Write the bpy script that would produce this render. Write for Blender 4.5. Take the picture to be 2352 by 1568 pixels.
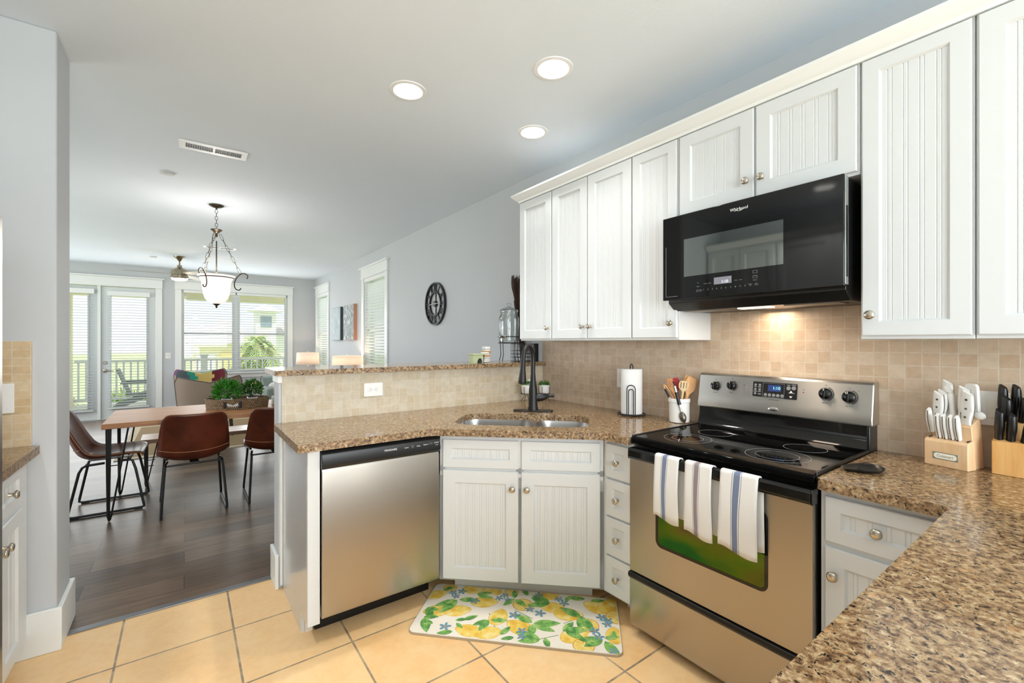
import bpy, bmesh, math, random
from mathutils import Vector, Matrix
V = Vector
PI = math.pi
for o in list(bpy.data.objects):
    bpy.data.objects.remove(o)
S = bpy.context.scene
COL = S.collection
random.seed(7)

# ------------------------------------------------------------------ camera, exposure, sky, big lights
YAW = math.radians(36.3)
cam = bpy.data.cameras.new('camera')
cam.sensor_width = 36.0
cam.lens = 1025.0 / 2352.0 * 36.0
cam.shift_y = 2.0 / 2352.0
cam.clip_start = 0.02
camo = bpy.data.objects.new('camera', cam)
camo.location = (0, 0, 1.36)
camo.rotation_euler = (PI / 2, 0, -YAW)
COL.objects.link(camo)
S.camera = camo
S.view_settings.view_transform = 'Standard'
S.view_settings.look = 'None'
S.view_settings.exposure = 0.41
S.view_settings.gamma = 1.0
S.view_settings.use_curve_mapping = False


def srgb(h):
    h = h.lstrip('#')
    c = [int(h[i:i + 2], 16) / 255 for i in (0, 2, 4)]
    return tuple(x / 12.92 if x <= .04045 else ((x + .055) / 1.055) ** 2.4 for x in c)


W = bpy.data.worlds.new('sky')
S.world = W
W.use_nodes = True
nt = W.node_tree
bg = nt.nodes['Background']
tc = nt.nodes.new('ShaderNodeTexCoord')
nz = nt.nodes.new('ShaderNodeTexNoise')
nz.inputs['Scale'].default_value = 4.0
nz.inputs['Detail'].default_value = 6.0
rp = nt.nodes.new('ShaderNodeValToRGB')
rp.color_ramp.elements[0].position = .42
rp.color_ramp.elements[0].color = (.78, .90, 1.0, 1)
rp.color_ramp.elements[1].position = .56
rp.color_ramp.elements[1].color = (1, 1, 1, 1)
mp = nt.nodes.new('ShaderNodeMapping')
mp.inputs['Scale'].default_value = (1, 1, 2.2)
nt.links.new(tc.outputs['Generated'], mp.inputs[0])
nt.links.new(mp.outputs[0], nz.inputs['Vector'])
nt.links.new(nz.outputs[0], rp.inputs[0])
nt.links.new(rp.outputs[0], bg.inputs[0])
bg.inputs[1].default_value = 1.08

sun = bpy.data.lights.new('sun', 'SUN')
sun.energy = 2.7
sun.angle = .02
sun.color = (1, .96, .88)
suno = bpy.data.objects.new('sun', sun)
suno.rotation_euler = (math.radians(28), math.radians(-12), 0)
suno.location = (0, -5, 12)
COL.objects.link(suno)


def area(name, loc, rot, sx, sy, power, color=(1, 1, 1)):
    l = bpy.data.lights.new(name, 'AREA')
    l.shape = 'RECTANGLE'
    l.size = sx
    l.size_y = sy
    l.energy = power
    l.color = color
    o = bpy.data.objects.new(name, l)
    o.location = loc
    o.rotation_euler = rot
    COL.objects.link(o)
    return o


# area lamps added as daylight: at unseen openings behind and left, real ones far
area('fill_lamp_back', (0.35, -2.35, 1.45), (PI / 2, 0, 0), 2.4, 1.5, 86, (.88, .955, 1.0))      # faces +y; soft fill lamp added at an invented opening
area('daylight_back_side_window', (2.02, -2.35, 1.2), (PI / 2, 0, 0), .34, 2.0, 13, (.95, .98, 1.0))
area('fill_lamp_left', (-3.15, 5.6, 1.5), (PI / 2, 0, -PI / 2), 2.6, 1.5, 38, (.95, .98, 1.0))   # faces +x; fill lamp, its opening made up for it
area('fill_lamp_left', (-3.15, 8.9, 1.5), (PI / 2, 0, -PI / 2), 2.0, 1.5, 28, (.95, .98, 1.0))  # same added fill, farther along the left wall
area('daylight_far_window', (0.85, 10.50, 1.55), (PI / 2, 0, PI), 1.7, 1.4, 22, (.95, .98, 1.0))       # faces -y
area('daylight_far_doors', (-1.2, 10.48, 1.2), (PI / 2, 0, PI), 1.4, 1.9, 15, (.95, .98, 1.0))


# ------------------------------------------------------------------ mesh builder
def basis(ax):
    ax = V(ax).normalized()
    t = V((0, 0, 1)) if abs(ax.z) < .9 else V((1, 0, 0))
    u = t.cross(ax).normalized()
    return u, ax.cross(u).normalized(), ax


class MB:
    def __init__(s):
        s.v = []; s.f = []; s.m = []; s.cur = 0

    def mat(s, i):
        s.cur = i
        return s

    def add(s, vs, fs):
        b = len(s.v)
        s.v += [V(p) for p in vs]
        for f in fs:
            s.f.append([b + i for i in f]); s.m.append(s.cur)
        return s

    def box(s, x0, x1, y0, y1, z0, z1):
        x0, x1 = min(x0, x1), max(x0, x1); y0, y1 = min(y0, y1), max(y0, y1); z0, z1 = min(z0, z1), max(z0, z1)
        return s.add([(x0, y0, z0), (x1, y0, z0), (x1, y1, z0), (x0, y1, z0), (x0, y0, z1), (x1, y0, z1), (x1, y1, z1), (x0, y1, z1)],
                     [(0, 3, 2, 1), (4, 5, 6, 7), (0, 1, 5, 4), (1, 2, 6, 5), (2, 3, 7, 6), (3, 0, 4, 7)])

    def obox(s, o, a, b, c):
        """corner o plus three edge vectors"""
        o, a, b, c = V(o), V(a), V(b), V(c)
        if a.cross(b).dot(c) < 0:
            a, b = b, a
        return s.add([o, o + a, o + a + b, o + b, o + c, o + a + c, o + a + b + c, o + b + c],
                     [(0, 3, 2, 1), (4, 5, 6, 7), (0, 1, 5, 4), (1, 2, 6, 5), (2, 3, 7, 6), (3, 0, 4, 7)])

    def prism(s, pts, ext):
        pts = [V(p) for p in pts]; ext = V(ext); n = len(pts)
        nr = V((0, 0, 0))
        for i in range(n):
            nr += pts[i].cross(pts[(i + 1) % n])
        if nr.dot(ext) < 0:
            pts.reverse()
        fs = [tuple(reversed(range(n))), tuple(range(n, 2 * n))]
        for i in range(n):
            j = (i + 1) % n
            fs.append((i, j, n + j, n + i))
        return s.add(pts + [p + ext for p in pts], fs)

    def lathe(s, prof, c=(0, 0, 0), ax=(0, 0, 1), n=24, sc=(1, 1)):
        u, w, a = basis(ax); c = V(c); vs = []; fs = []
        for r, h in prof:
            for i in range(n):
                t = 2 * PI * i / n
                vs.append(c + u * (r * math.cos(t) * sc[0]) + w * (r * math.sin(t) * sc[1]) + a * h)
        for k in range(len(prof) - 1):
            for i in range(n):
                j = (i + 1) % n
                fs.append((k * n + i, k * n + j, (k + 1) * n + j, (k + 1) * n + i))
        if prof[0][0] > 1e-6: fs.append(tuple(reversed(range(n))))
        if prof[-1][0] > 1e-6: fs.append(tuple((len(prof) - 1) * n + i for i in range(n)))
        return s.add(vs, fs)

    def shell(s, prof, c=(0, 0, 0), ax=(0, 0, 1), n=24, sc=(1, 1)):
        """open lathe, no caps"""
        k = len(s.f)
        s.lathe(prof, c, ax, n, sc)
        e = (len(prof) - 1) * n
        while len(s.f) - k > e:
            s.f.pop(); s.m.pop()
        return s

    def cyl(s, p, q, r, r2=None, n=14):
        p, q = V(p), V(q)
        return s.lathe([(r, 0), (r if r2 is None else r2, (q - p).length)], p, q - p, n)

    def tube(s, pts, r, n=8, closed=False):
        pts = [V(p) for p in pts]; m = len(pts)
        rs = r if isinstance(r, (list, tuple)) else [r] * m
        vs = []; fs = []; prev = None
        for i, p in enumerate(pts):
            if closed: t = pts[(i + 1) % m] - pts[i - 1]
            else: t = pts[min(i + 1, m - 1)] - pts[max(i - 1, 0)]
            t.normalize()
            if prev is None:
                u, w, _ = basis(t)
            else:
                u = prev - t * prev.dot(t)
                if u.length < 1e-5: u, w, _ = basis(t)
                u.normalize(); w = t.cross(u)
            prev = u
            for k in range(n):
                a = 2 * PI * k / n
                vs.append(p + u * (rs[i] * math.cos(a)) + w * (rs[i] * math.sin(a)))
        for i in range(m if closed else m - 1):
            j = (i + 1) % m
            for k in range(n):
                l = (k + 1) % n
                fs.append((i * n + k, i * n + l, j * n + l, j * n + k))
        if not closed:
            fs.append(tuple(reversed(range(n)))); fs.append(tuple((m - 1) * n + k for k in range(n)))
        return s.add(vs, fs)

    def grid(s, rows, mats=None, cu=False):
        n = len(rows[0]); vs = [p for r in rows for p in r]
        b = len(s.v); s.v += [V(p) for p in vs]
        for i in range(len(rows) - 1):
            for j in range(n if cu else n - 1):
                k = (j + 1) % n
                s.f.append([b + i * n + j, b + i * n + k, b + (i + 1) * n + k, b + (i + 1) * n + j])
                s.m.append(mats(i, j) if mats else s.cur)
        return s

    def sphere(s, c, r, nu=16, nv=10):
        rx, ry, rz = r if isinstance(r, (list, tuple)) else (r, r, r)
        c = V(c); rows = []
        for i in range(nv + 1):
            t = PI * i / nv
            rows.append([c + V((rx * math.sin(t) * math.cos(2 * PI * j / nu), ry * math.sin(t) * math.sin(2 * PI * j / nu), -rz * math.cos(t))) for j in range(nu)])
        return s.grid(rows, cu=True)

    def ring(s, c, ax, r, w, h, n=48, sc=(1, 1)):
        """flat annulus, thickness h"""
        return s.shell([(r - w, 0), (r - w, h), (r, h), (r, 0), (r - w, 0)], c, ax, n, sc)

    def poly_holes(s, outer, holes, f, d0, d1):
        """2-D outline with holes, mapped through f(a, b, d) and extruded from d0 to d1"""
        cu = bpy.data.curves.new('tmp', 'CURVE'); cu.dimensions = '2D'; cu.fill_mode = 'BOTH'; cu.extrude = .5
        for loop in [outer] + holes:
            sp = cu.splines.new('POLY'); sp.points.add(len(loop) - 1); sp.use_cyclic_u = True
            for p, q in zip(sp.points, loop): p.co = (q[0], q[1], 0, 1)
        ob = bpy.data.objects.new('tmp', cu); COL.objects.link(ob)
        me = bpy.data.meshes.new_from_object(ob.evaluated_get(bpy.context.evaluated_depsgraph_get()))
        s.add([f(v.co.x, v.co.y, d0 + (d1 - d0) * (v.co.z + .5)) for v in me.vertices], [tuple(p.vertices) for p in me.polygons])
        bpy.data.objects.remove(ob); bpy.data.curves.remove(cu); bpy.data.meshes.remove(me)
        return s

    def text(s, body, size, o, right, up, ext=.0006, align='CENTER', sx=1.0):
        cu = bpy.data.curves.new('tmp', 'FONT'); cu.body = body; cu.size = size; cu.align_x = align; cu.align_y = 'CENTER'; cu.extrude = ext; cu.resolution_u = 3
        ob = bpy.data.objects.new('tmp', cu); COL.objects.link(ob)
        me = bpy.data.meshes.new_from_object(ob.evaluated_get(bpy.context.evaluated_depsgraph_get()))
        r = V(right).normalized(); u = V(up).normalized(); n = r.cross(u); o = V(o)
        s.add([o + r * v.co.x * sx + u * v.co.y + n * (v.co.z + ext) for v in me.vertices], [tuple(p.vertices) for p in me.polygons])
        bpy.data.objects.remove(ob); bpy.data.curves.remove(cu); bpy.data.meshes.remove(me)
        return s


def rrect(x0, x1, y0, y1, r, n=6):
    pts = []
    for cx, cy, a0 in ((x1 - r, y1 - r, 0), (x0 + r, y1 - r, 90), (x0 + r, y0 + r, 180), (x1 - r, y0 + r, 270)):
        for i in range(n + 1):
            a = math.radians(a0 + 90 * i / n)
            pts.append((cx + r * math.cos(a), cy + r * math.sin(a)))
    return pts


def bez(p, n=12):
    """Catmull-Rom through points"""
    p = [V(q) for q in p]; out = []
    q = [p[0] * 2 - p[1]] + p + [p[-1] * 2 - p[-2]]
    for i in range(1, len(q) - 2):
        a, b, c, d = q[i - 1:i + 3]
        for k in range(n):
            t = k / n
            out.append(.5 * ((2 * b) + (c - a) * t + (2 * a - 5 * b + 4 * c - d) * t * t + (3 * b - a - 3 * c + d) * t ** 3))
    out.append(p[-1])
    return out


OFF = {}


def mesh_obj(name, mb, mats, off, bev=0, angle=35, sub=0, solid=0):
    me = bpy.data.meshes.new(name)
    me.from_pydata([v - off for v in mb.v], [], mb.f)
    for m in (mats if isinstance(mats, (list, tuple)) else [mats]):
        me.materials.append(m)
    for p, i in zip(me.polygons, mb.m):
        p.material_index = i; p.use_smooth = True
    me.update()
    me.set_sharp_from_angle(angle=math.radians(angle))
    o = bpy.data.objects.new(name, me)
    COL.objects.link(o)
    if solid:
        md = o.modifiers.new('thick', 'SOLIDIFY'); md.thickness = solid; md.offset = 0
    if sub:
        md = o.modifiers.new('smooth', 'SUBSURF'); md.levels = sub; md.render_levels = sub
    if bev:
        md = o.modifiers.new('bevel', 'BEVEL'); md.width = bev; md.segments = 2; md.limit_method = 'ANGLE'; md.angle_limit = math.radians(40)
    return o


def thing(name, label, cat, loc, rz=0, group=None):
    o = bpy.data.objects.new(name, None); COL.objects.link(o)
    o.empty_display_size = .1
    o.location = loc; o.rotation_euler = (0, 0, rz)
    o['label'] = label; o['category'] = cat
    if group: o['group'] = group
    OFF[o.name] = V(loc)
    return o


def part(name, mb, mats, parent, bev=0, local=False, label=None, **k):
    off = OFF[parent.name]
    o = mesh_obj(name, mb, mats, V((0, 0, 0)) if local else off, bev, **k)
    o.parent = parent
    OFF[o.name] = off
    if label: o['label'] = label
    return o


def solo(name, mb, mats, label, cat, group=None, bev=0, **k):
    xs = [v.x for v in mb.v]; ys = [v.y for v in mb.v]; zs = [v.z for v in mb.v]
    off = V(((min(xs) + max(xs)) / 2, (min(ys) + max(ys)) / 2, min(zs)))
    o = mesh_obj(name, mb, mats, off, bev, **k)
    o.location = off; OFF[o.name] = off
    o['label'] = label; o['category'] = cat
    if group: o['group'] = group
    return o


def struct(name, mb, mats, parent=None, bev=0, **k):
    o = mesh_obj(name, mb, mats, V((0, 0, 0)), bev, **k)
    OFF[o.name] = V((0, 0, 0))
    if parent: o.parent = parent
    else: o['kind'] = 'structure'
    return o


def dup(root, loc, rz, label, group=None):
    r = root.copy(); COL.objects.link(r); r.location = loc; r.rotation_euler = (0, 0, rz)
    r['label'] = label
    if group: r['group'] = group
    for ch in list(root.children):
        c = ch.copy(); COL.objects.link(c); c.parent = r
        for g in ch.children:
            d = g.copy(); COL.objects.link(d); d.parent = c
    return r


# ------------------------------------------------------------------ materials
class N:
    def __init__(s, name):
        s.m = bpy.data.materials.new(name); s.m.use_nodes = True
        s.t = s.m.node_tree; s.b = s.t.nodes['Principled BSDF']; s.out = s.t.nodes['Material Output']

    def n(s, typ, **k):
        x = s.t.nodes.new('ShaderNode' + typ)
        for a, b in k.items():
            if a in x.inputs.keys() if isinstance(a, str) else False: x.inputs[a].default_value = b
            else: setattr(x, a, b)
        return x

    def l(s, a, b):
        s.t.links.new(a, b)

    def set(s, **k):
        for a, b in k.items():
            s.b.inputs[a.replace('_', ' ')].default_value = b

    def coord(s, scale=(1, 1, 1), order=None):
        c = s.n('TexCoord'); o = c.outputs['Object']
        if order:
            sp = s.n('SeparateXYZ'); s.l(o, sp.inputs[0]); cb = s.n('CombineXYZ')
            for i, ch in enumerate(order):
                if ch in 'XYZ': s.l(sp.outputs[ch], cb.inputs[i])
            o = cb.outputs[0]
        mp = s.n('Mapping'); mp.inputs['Scale'].default_value = scale
        s.l(o, mp.inputs[0])
        return mp.outputs[0], mp

    def noise(s, vec, scale, detail=3, rough=.5, dist=0):
        x = s.n('TexNoise'); x.inputs['Scale'].default_value = scale; x.inputs['Detail'].default_value = detail
        x.inputs['Roughness'].default_value = rough; x.inputs['Distortion'].default_value = dist
        s.l(vec, x.inputs['Vector'])
        return x.outputs['Fac']

    def ramp(s, fac, stops):
        r = s.n('ValToRGB'); e = r.color_ramp.elements
        while len(e) < len(stops): e.new(.5)
        for x, (p, c) in zip(e, stops): x.position = p; x.color = (*c, 1)
        s.l(fac, r.inputs[0])
        return r.outputs[0]

    def mix(s, fac, a, b, mode='MIX'):
        x = s.n('Mix'); x.data_type = 'RGBA'; x.blend_type = mode
        for sock, v in ((x.inputs[0], fac), (x.inputs[6], a), (x.inputs[7], b)):
            if hasattr(v, 'is_output'): s.l(v, sock)
            elif isinstance(v, tuple): sock.default_value = (*v, 1)
            else: sock.default_value = v
        return x.outputs[2]

    def bump(s, h, strength=.2, dist=.002):
        b = s.n('Bump'); b.inputs['Strength'].default_value = strength; b.inputs['Distance'].default_value = dist
        s.l(h, b.inputs['Height']); s.l(b.outputs[0], s.b.inputs['Normal'])
        return b

    def col(s, c):
        s.l(c, s.b.inputs['Base Color'])


def M(name, hexc, rough=.5, metal=0, **k):
    x = N(name)
    c = srgb(hexc) if isinstance(hexc, str) else hexc
    x.set(Base_Color=(*c, 1), Roughness=rough, Metallic=metal)
    x.set(**k)
    v, _ = x.coord()
    # a faint procedural variation so nothing is perfectly flat
    f = x.noise(v, 9, 2)
    x.col(x.mix(f, tuple(i * .965 for i in c), tuple(min(1, i * 1.03) for i in c)))
    return x.m


def emit(name, c, strength, base='#ffffff'):
    x = N(name)
    x.set(Base_Color=(*srgb(base), 1), Emission_Color=(*c, 1), Emission_Strength=strength)
    return x.m


def paint(name, hexc, rough=.55, bump=.05, scale=220):
    x = N(name); c = srgb(hexc)
    x.set(Roughness=rough)
    v, _ = x.coord()
    x.col(x.mix(x.noise(v, 1.3, 2), tuple(i * .97 for i in c), tuple(min(1, i * 1.02) for i in c)))
    x.bump(x.noise(v, scale, 3), bump, .002)
    return x.m


wall_paint = paint('wall_paint', '#c8cbce', .6)
ceil_paint = paint('ceiling_paint', '#eaf2f9', .8, .25, 90)
trim_paint = paint('trim_paint', '#eef0ee', .35, .01)
cab_white = paint('cabinet_white', '#dcdfe0', .3, .01)
cab_inside = paint('toe_kick_white', '#dcdad2', .4, .01)  # warm off-white for the toe kicks


def make_granite(name, rough, sc=1.0, bump=0):
    x = N(name)
    v, _ = x.coord((1, 1, 1))
    w = x.n('TexNoise'); w.inputs['Scale'].default_value = 40 * sc; w.inputs['Detail'].default_value = 3
    x.l(v, w.inputs['Vector'])
    ad = x.n('VectorMath', operation='MULTIPLY_ADD'); x.l(w.outputs['Color'], ad.inputs[0]); ad.inputs[1].default_value = (.02, .02, .02); x.l(v, ad.inputs[2])
    vd = ad.outputs[0]
    base = x.ramp(x.noise(vd, 70 * sc, 6, .72), [(.28, srgb('#2a1c12')), (.41, srgb('#6d5138')), (.51, srgb('#977b5a')), (.62, srgb('#bca37e')), (.76, srgb('#e2d5bb'))])
    dark = x.ramp(x.noise(vd, 90 * sc, 4, .65, .4), [(.38, (1, 1, 1)), (.44, (0, 0, 0))])
    c1 = x.mix(dark, base, srgb('#1f1612'))
    rust = x.ramp(x.noise(vd, 55 * sc, 3, .6), [(.60, (0, 0, 0)), (.70, (.6, .6, .6))])
    x.col(x.mix(rust, c1, srgb('#b98a58')))
    x.set(Roughness=rough)
    if bump: x.bump(x.noise(v, 90, 4, .6), bump, .006)
    return x.m


granite = make_granite('granite', .12)
granite_edge = make_granite('granite_rough_edge', .3, .95, .7)


def make_tile(name, order, w, h, mortar, c1, c2, grout, rough=.45, off=(0, 0, 0), dist=.0035, bump=.4, blot=None, ramp0=(.72, .68, .62)):
    x = N(name)
    v, mp = x.coord((1, 1, 1), order)
    mp.inputs['Location'].default_value = off
    if dist:
        w_ = x.n('TexNoise'); w_.inputs['Scale'].default_value = 45; x.l(v, w_.inputs['Vector'])
        ad = x.n('VectorMath', operation='MULTIPLY_ADD'); x.l(w_.outputs['Color'], ad.inputs[0]); ad.inputs[1].default_value = (dist, dist, 0); x.l(v, ad.inputs[2])
        vd = ad.outputs[0]
    else:
        vd = v
    b = x.n('TexBrick'); b.offset = 0; b.squash = 1
    for k, q in (('Scale', 1), ('Mortar Size', mortar), ('Mortar Smooth', .2), ('Bias', 0), ('Brick Width', w), ('Row Height', h)):
        b.inputs[k].default_value = q
    b.inputs['Color1'].default_value = (*c1, 1); b.inputs['Color2'].default_value = (*c2, 1); b.inputs['Mortar'].default_value = (*grout, 1)
    x.l(vd, b.inputs['Vector'])
    c = b.outputs['Color']
    n1 = x.noise(v, 28, 5, .65)
    c = x.mix(.5, c, x.ramp(n1, [(.3, ramp0), (.6, (1, 1, 1))]), 'MULTIPLY')
    if blot:
        n2 = x.noise(v, 5, 6, .7)
        c = x.mix(x.ramp(n2, [(.42, (0, 0, 0)), (.68, (1, 1, 1))]), c, x.mix(.6, c, blot))
    x.col(c)
    x.set(Roughness=rough)
    iv = x.n('Math', operation='SUBTRACT'); iv.inputs[0].default_value = 1; x.l(b.outputs['Fac'], iv.inputs[1])
    x.bump(iv.outputs[0], bump, .002)
    return x.m


T1, T2, TG = srgb('#d0bea8'), srgb('#c3ab91'), srgb('#d0c2af')
tile_right = make_tile('mosaic_tile_right', 'YZ0', .0508, .0508, .0022, T1, T2, TG, off=(0, -.914, 0))
tile_front = make_tile('mosaic_tile_front', 'XZ0', .0508, .0508, .0022, srgb('#d4cab7'), srgb('#c9b99d'), srgb('#d6cdbc'), off=(0, -.914, 0))
tile_floor = make_tile('floor_tile', 'XY0', .4265, .4265, .0048, srgb('#f9cf96'), srgb('#f4c588'), srgb('#8d7b68'), .35, off=(-.19 + .4265, -2.49 + .4265, 0), dist=0, bump=.5, ramp0=(.86, .83, .78), blot=srgb('#fbdcaa'))


def make_planks():
    x = N('wood_plank_floor')
    v, _ = x.coord()
    b = x.n('TexBrick'); b.offset = .37; b.squash = 1
    for k, q in (('Scale', 1), ('Mortar Size', .002), ('Mortar Smooth', .1), ('Bias', 0), ('Brick Width', 1.22), ('Row Height', .18)):
        b.inputs[k].default_value = q
    b.inputs['Color1'].default_value = (*srgb('#776452'), 1); b.inputs['Color2'].default_value = (*srgb('#423529'), 1); b.inputs['Mortar'].default_value = (*srgb('#2a221e'), 1)
    x.l(v, b.inputs['Vector'])
    v2, _ = x.coord((2.2, 26, 26))
    g = x.noise(v2, 2.0, 6, .65, .6)
    x.col(x.mix(.75, b.outputs['Color'], x.ramp(g, [(.32, (.42, .39, .36)), (.62, (1.08, 1.03, 1.0))]), 'MULTIPLY'))
    x.set(Roughness=.3, Specular_IOR_Level=.4)
    x.bump(g, .12, .001)
    return x.m


planks = make_planks()


def make_wood(name, a, b, scale=(3, 30, 30), rough=.35, lo=.35, hi=.65):
    x = N(name)
    v, _ = x.coord(scale)
    x.col(x.ramp(x.noise(v, 1.6, 5, .6, .5), [(lo, srgb(a)), (hi, srgb(b))]))
    x.set(Roughness=rough)
    return x.m


table_wood = make_wood('table_wood', '#a96f43', '#c68f60', (1.5, 22, 22), .42)
bench_wood = make_wood('bench_wood', '#8a6248', '#a87d5c', (1.5, 22, 22), .3)
block_wood = make_wood('maple_block', '#e0b98c', '#ecc9a0', (20, 20, 3), .4)
block_wood2 = make_wood('pine_block', '#d59a55', '#e6b878', (25, 25, 2), .4)
spoon_wood = make_wood('utensil_wood', '#c98f55', '#dfb07a', (30, 30, 4), .5)
spoon_wood2 = make_wood('pale_utensil_wood', '#d9bd8e', '#e8d2a8', (30, 30, 4), .5)


def make_steel(name, c, rough=.3, axis='Z'):
    x = N(name)
    x.set(Base_Color=(*srgb(c), 1), Metallic=1, Roughness=rough, Anisotropic=.8, Anisotropic_Rotation=.25)
    tg = x.n('Tangent'); tg.direction_type = 'RADIAL'; tg.axis = axis
    x.l(tg.outputs[0], x.b.inputs['Tangent'])
    v, _ = x.coord((1.5, 1.5, 260))
    f = x.noise(v, 3, 3)
    r = x.n('MapRange'); r.inputs[3].default_value = rough * .95; r.inputs[4].default_value = rough * 1.08
    x.l(f, r.inputs[0]); x.l(r.outputs[0], x.b.inputs['Roughness'])
    return x.m


steel = make_steel('brushed_steel', '#b3ada4', .28)
steel_panel = make_steel('control_panel_steel', '#c6c5c1', .36)
sink_steel = M('sink_steel', '#c8c8c8', .28, 1)
nickel = M('brushed_nickel', '#c3bbae', .3, 1)
chrome = M('chrome', '#d8d8d8', .12, 1)
black_gloss = M('black_gloss', '#0a0a0a', .06)
black_satin = M('black_satin', '#121212', .32)
black_matte = M('matte_black_metal', '#161616', .42)
black_plastic = M('black_plastic', '#1a1a1b', .38)
dw_panel = M('dishwasher_panel_black', '#1d1e20', .28)
white_plastic = M('white_plastic', '#f2f2f0', .35)
white_ceramic = M('white_ceramic', '#f0efec', .18)
paper_white = M('paper_white', '#f4f4f4', .9)
white_print = M('white_print', '#e8e8e8', .5)
dark_print = M('dark_print', '#2a2a2a', .5)
grey_print = M('grey_print', '#8a8a8a', .4)
red_print = M('red_print', '#a31e24', .5)
mw_window = M('microwave_window', '#8f938f', .04, 1)
endpanel = M('end_panel_laminate', '#d6d8da', .2, .3)
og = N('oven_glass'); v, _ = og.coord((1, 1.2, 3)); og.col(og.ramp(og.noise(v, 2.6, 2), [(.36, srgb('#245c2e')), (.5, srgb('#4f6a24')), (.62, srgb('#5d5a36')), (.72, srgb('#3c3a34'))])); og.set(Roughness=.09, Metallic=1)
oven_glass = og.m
oven_dark = M('oven_glass_rim', '#0c0c0c', .08)
leather = None


def make_leather():
    x = N('brown_leather')
    v, _ = x.coord()
    f = x.noise(v, 6, 4, .6)
    x.col(x.ramp(f, [(.3, srgb('#4a2012')), (.7, srgb('#6e331e'))]))
    x.set(Roughness=.3)
    x.bump(x.noise(v, 260, 2), .12, .001)
    return x.m


leather = make_leather()
stitch = M('tan_stitching', '#b5835a', .7)
bronze = M('aged_bronze', '#4a4030', .42, .6)
pewter = M('fan_nickel', '#a59a86', .25, 1)
blade_mat = M('fan_blade', '#a8a59a', .5)


def make_fabric(name, c, s=500, rough=.9, vary=.9):
    x = N(name); c = srgb(c)
    v, _ = x.coord()
    x.col(x.mix(x.noise(v, s, 2), tuple(i * vary for i in c), c))
    x.set(Roughness=rough)
    x.bump(x.noise(v, s, 2), .25, .002)
    return x.m


linen = make_fabric('white_linen', '#f1efec')
stripe_blue = make_fabric('blue_stripe', '#7d88a4')
stripe_grey = make_fabric('grey_mauve_stripe', '#9a8d92')
beige_fab = make_fabric('beige_upholstery', '#9c8b7b', 300)
grey_fab = make_fabric('grey_green_upholstery', '#8e9a95', 300)
patch = [make_fabric('patch_' + n, c, 300) for n, c in (('navy', '#143a5e'), ('slate', '#5c6670'), ('teal', '#2f9a83'), ('mustard', '#cdb26a'), ('burgundy', '#5e1420'), ('cream', '#d9d0bf'), ('charcoal', '#3c3f47'), ('purple', '#7a3a72'))]
jute = make_fabric('jute_rug', '#927a56', 160, .95, .75)
rug_edge = make_fabric('rug_border', '#b9ab92', 200)
cloth_white = make_fabric('white_cloth', '#eceae6', 300)


def make_wicker():
    x = N('woven_wicker')
    c = x.n('TexCoord'); sp = x.n('SeparateXYZ'); x.l(c.outputs['Object'], sp.inputs[0])
    dv_ = x.n('Math', operation='DIVIDE'); x.l(sp.outputs['Y'], dv_.inputs[0]); dv_.inputs[1].default_value = .66
    at = x.n('Math', operation='ARCTAN2'); x.l(dv_.outputs[0], at.inputs[0]); x.l(sp.outputs['X'], at.inputs[1])
    ml = x.n('Math', operation='MULTIPLY'); x.l(at.outputs[0], ml.inputs[0]); ml.inputs[1].default_value = .25
    cb = x.n('CombineXYZ'); x.l(ml.outputs[0], cb.inputs[0]); x.l(sp.outputs['Z'], cb.inputs[1])
    b = x.n('TexBrick'); b.offset = .5; b.squash = 1
    for k, q in (('Scale', 1), ('Mortar Size', .0032), ('Mortar Smooth', .5), ('Bias', 0), ('Brick Width', .0165), ('Row Height', .0145)): b.inputs[k].default_value = q
    b.inputs['Color1'].default_value = (*srgb('#c9ab84'), 1); b.inputs['Color2'].default_value = (*srgb('#a5845f'), 1); b.inputs['Mortar'].default_value = (*srgb('#33261b'), 1)
    x.l(cb.outputs[0], b.inputs['Vector']); x.col(b.outputs['Color']); x.set(Roughness=.7)
    iv = x.n('Math', operation='SUBTRACT'); iv.inputs[0].default_value = 1; x.l(b.outputs['Fac'], iv.inputs[1])
    x.bump(iv.outputs[0], .6, .004)
    return x.m


wicker = make_wicker()
leaf_bright = M('bright_leaf', '#3f9a1f', .45)
leaf_mid = M('mid_leaf', '#3a7a22', .5)
leaf_dark = M('dark_leaf', '#23501a', .5)
leaf_pale = M('pale_leaf', '#b9c98a', .5)
soil = M('potting_soil', '#2a2018', .9)


def make_glass(name, tint=(1, 1, 1), spec=.06, rough=.0, cover=0.0):
    x = N(name)
    tr = x.n('BsdfTransparent'); tr.inputs[0].default_value = (*tint, 1)
    gl = x.n('BsdfGlossy'); gl.inputs['Roughness'].default_value = rough
    mx = x.n('MixShader')
    fr = x.n('LayerWeight'); fr.inputs[0].default_value = .25
    mr = x.n('MapRange'); mr.inputs[3].default_value = spec; mr.inputs[4].default_value = .75
    x.l(fr.outputs['Fresnel'], mr.inputs[0])
    x.l(mr.outputs[0], mx.inputs[0]); x.l(tr.outputs[0], mx.inputs[1]); x.l(gl.outputs[0], mx.inputs[2])
    x.l(mx.outputs[0], x.out.inputs[0])
    return x.m


pane = make_glass('window_glass', (.97, .985, .98), .02)
jar_glass = make_glass('jar_glass', (.93, .95, .95), .10)


def make_translucent(name, c, t=.5):
    x = N(name)
    x.set(Base_Color=(*srgb(c), 1), Roughness=.6)
    tl = x.n('BsdfTranslucent'); tl.inputs[0].default_value = (*srgb(c), 1)
    mx = x.n('MixShader'); mx.inputs[0].default_value = t
    x.l(x.b.outputs[0], mx.inputs[1]); x.l(tl.outputs[0], mx.inputs[2]); x.l(mx.outputs[0], x.out.inputs[0])
    return x.m


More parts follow.
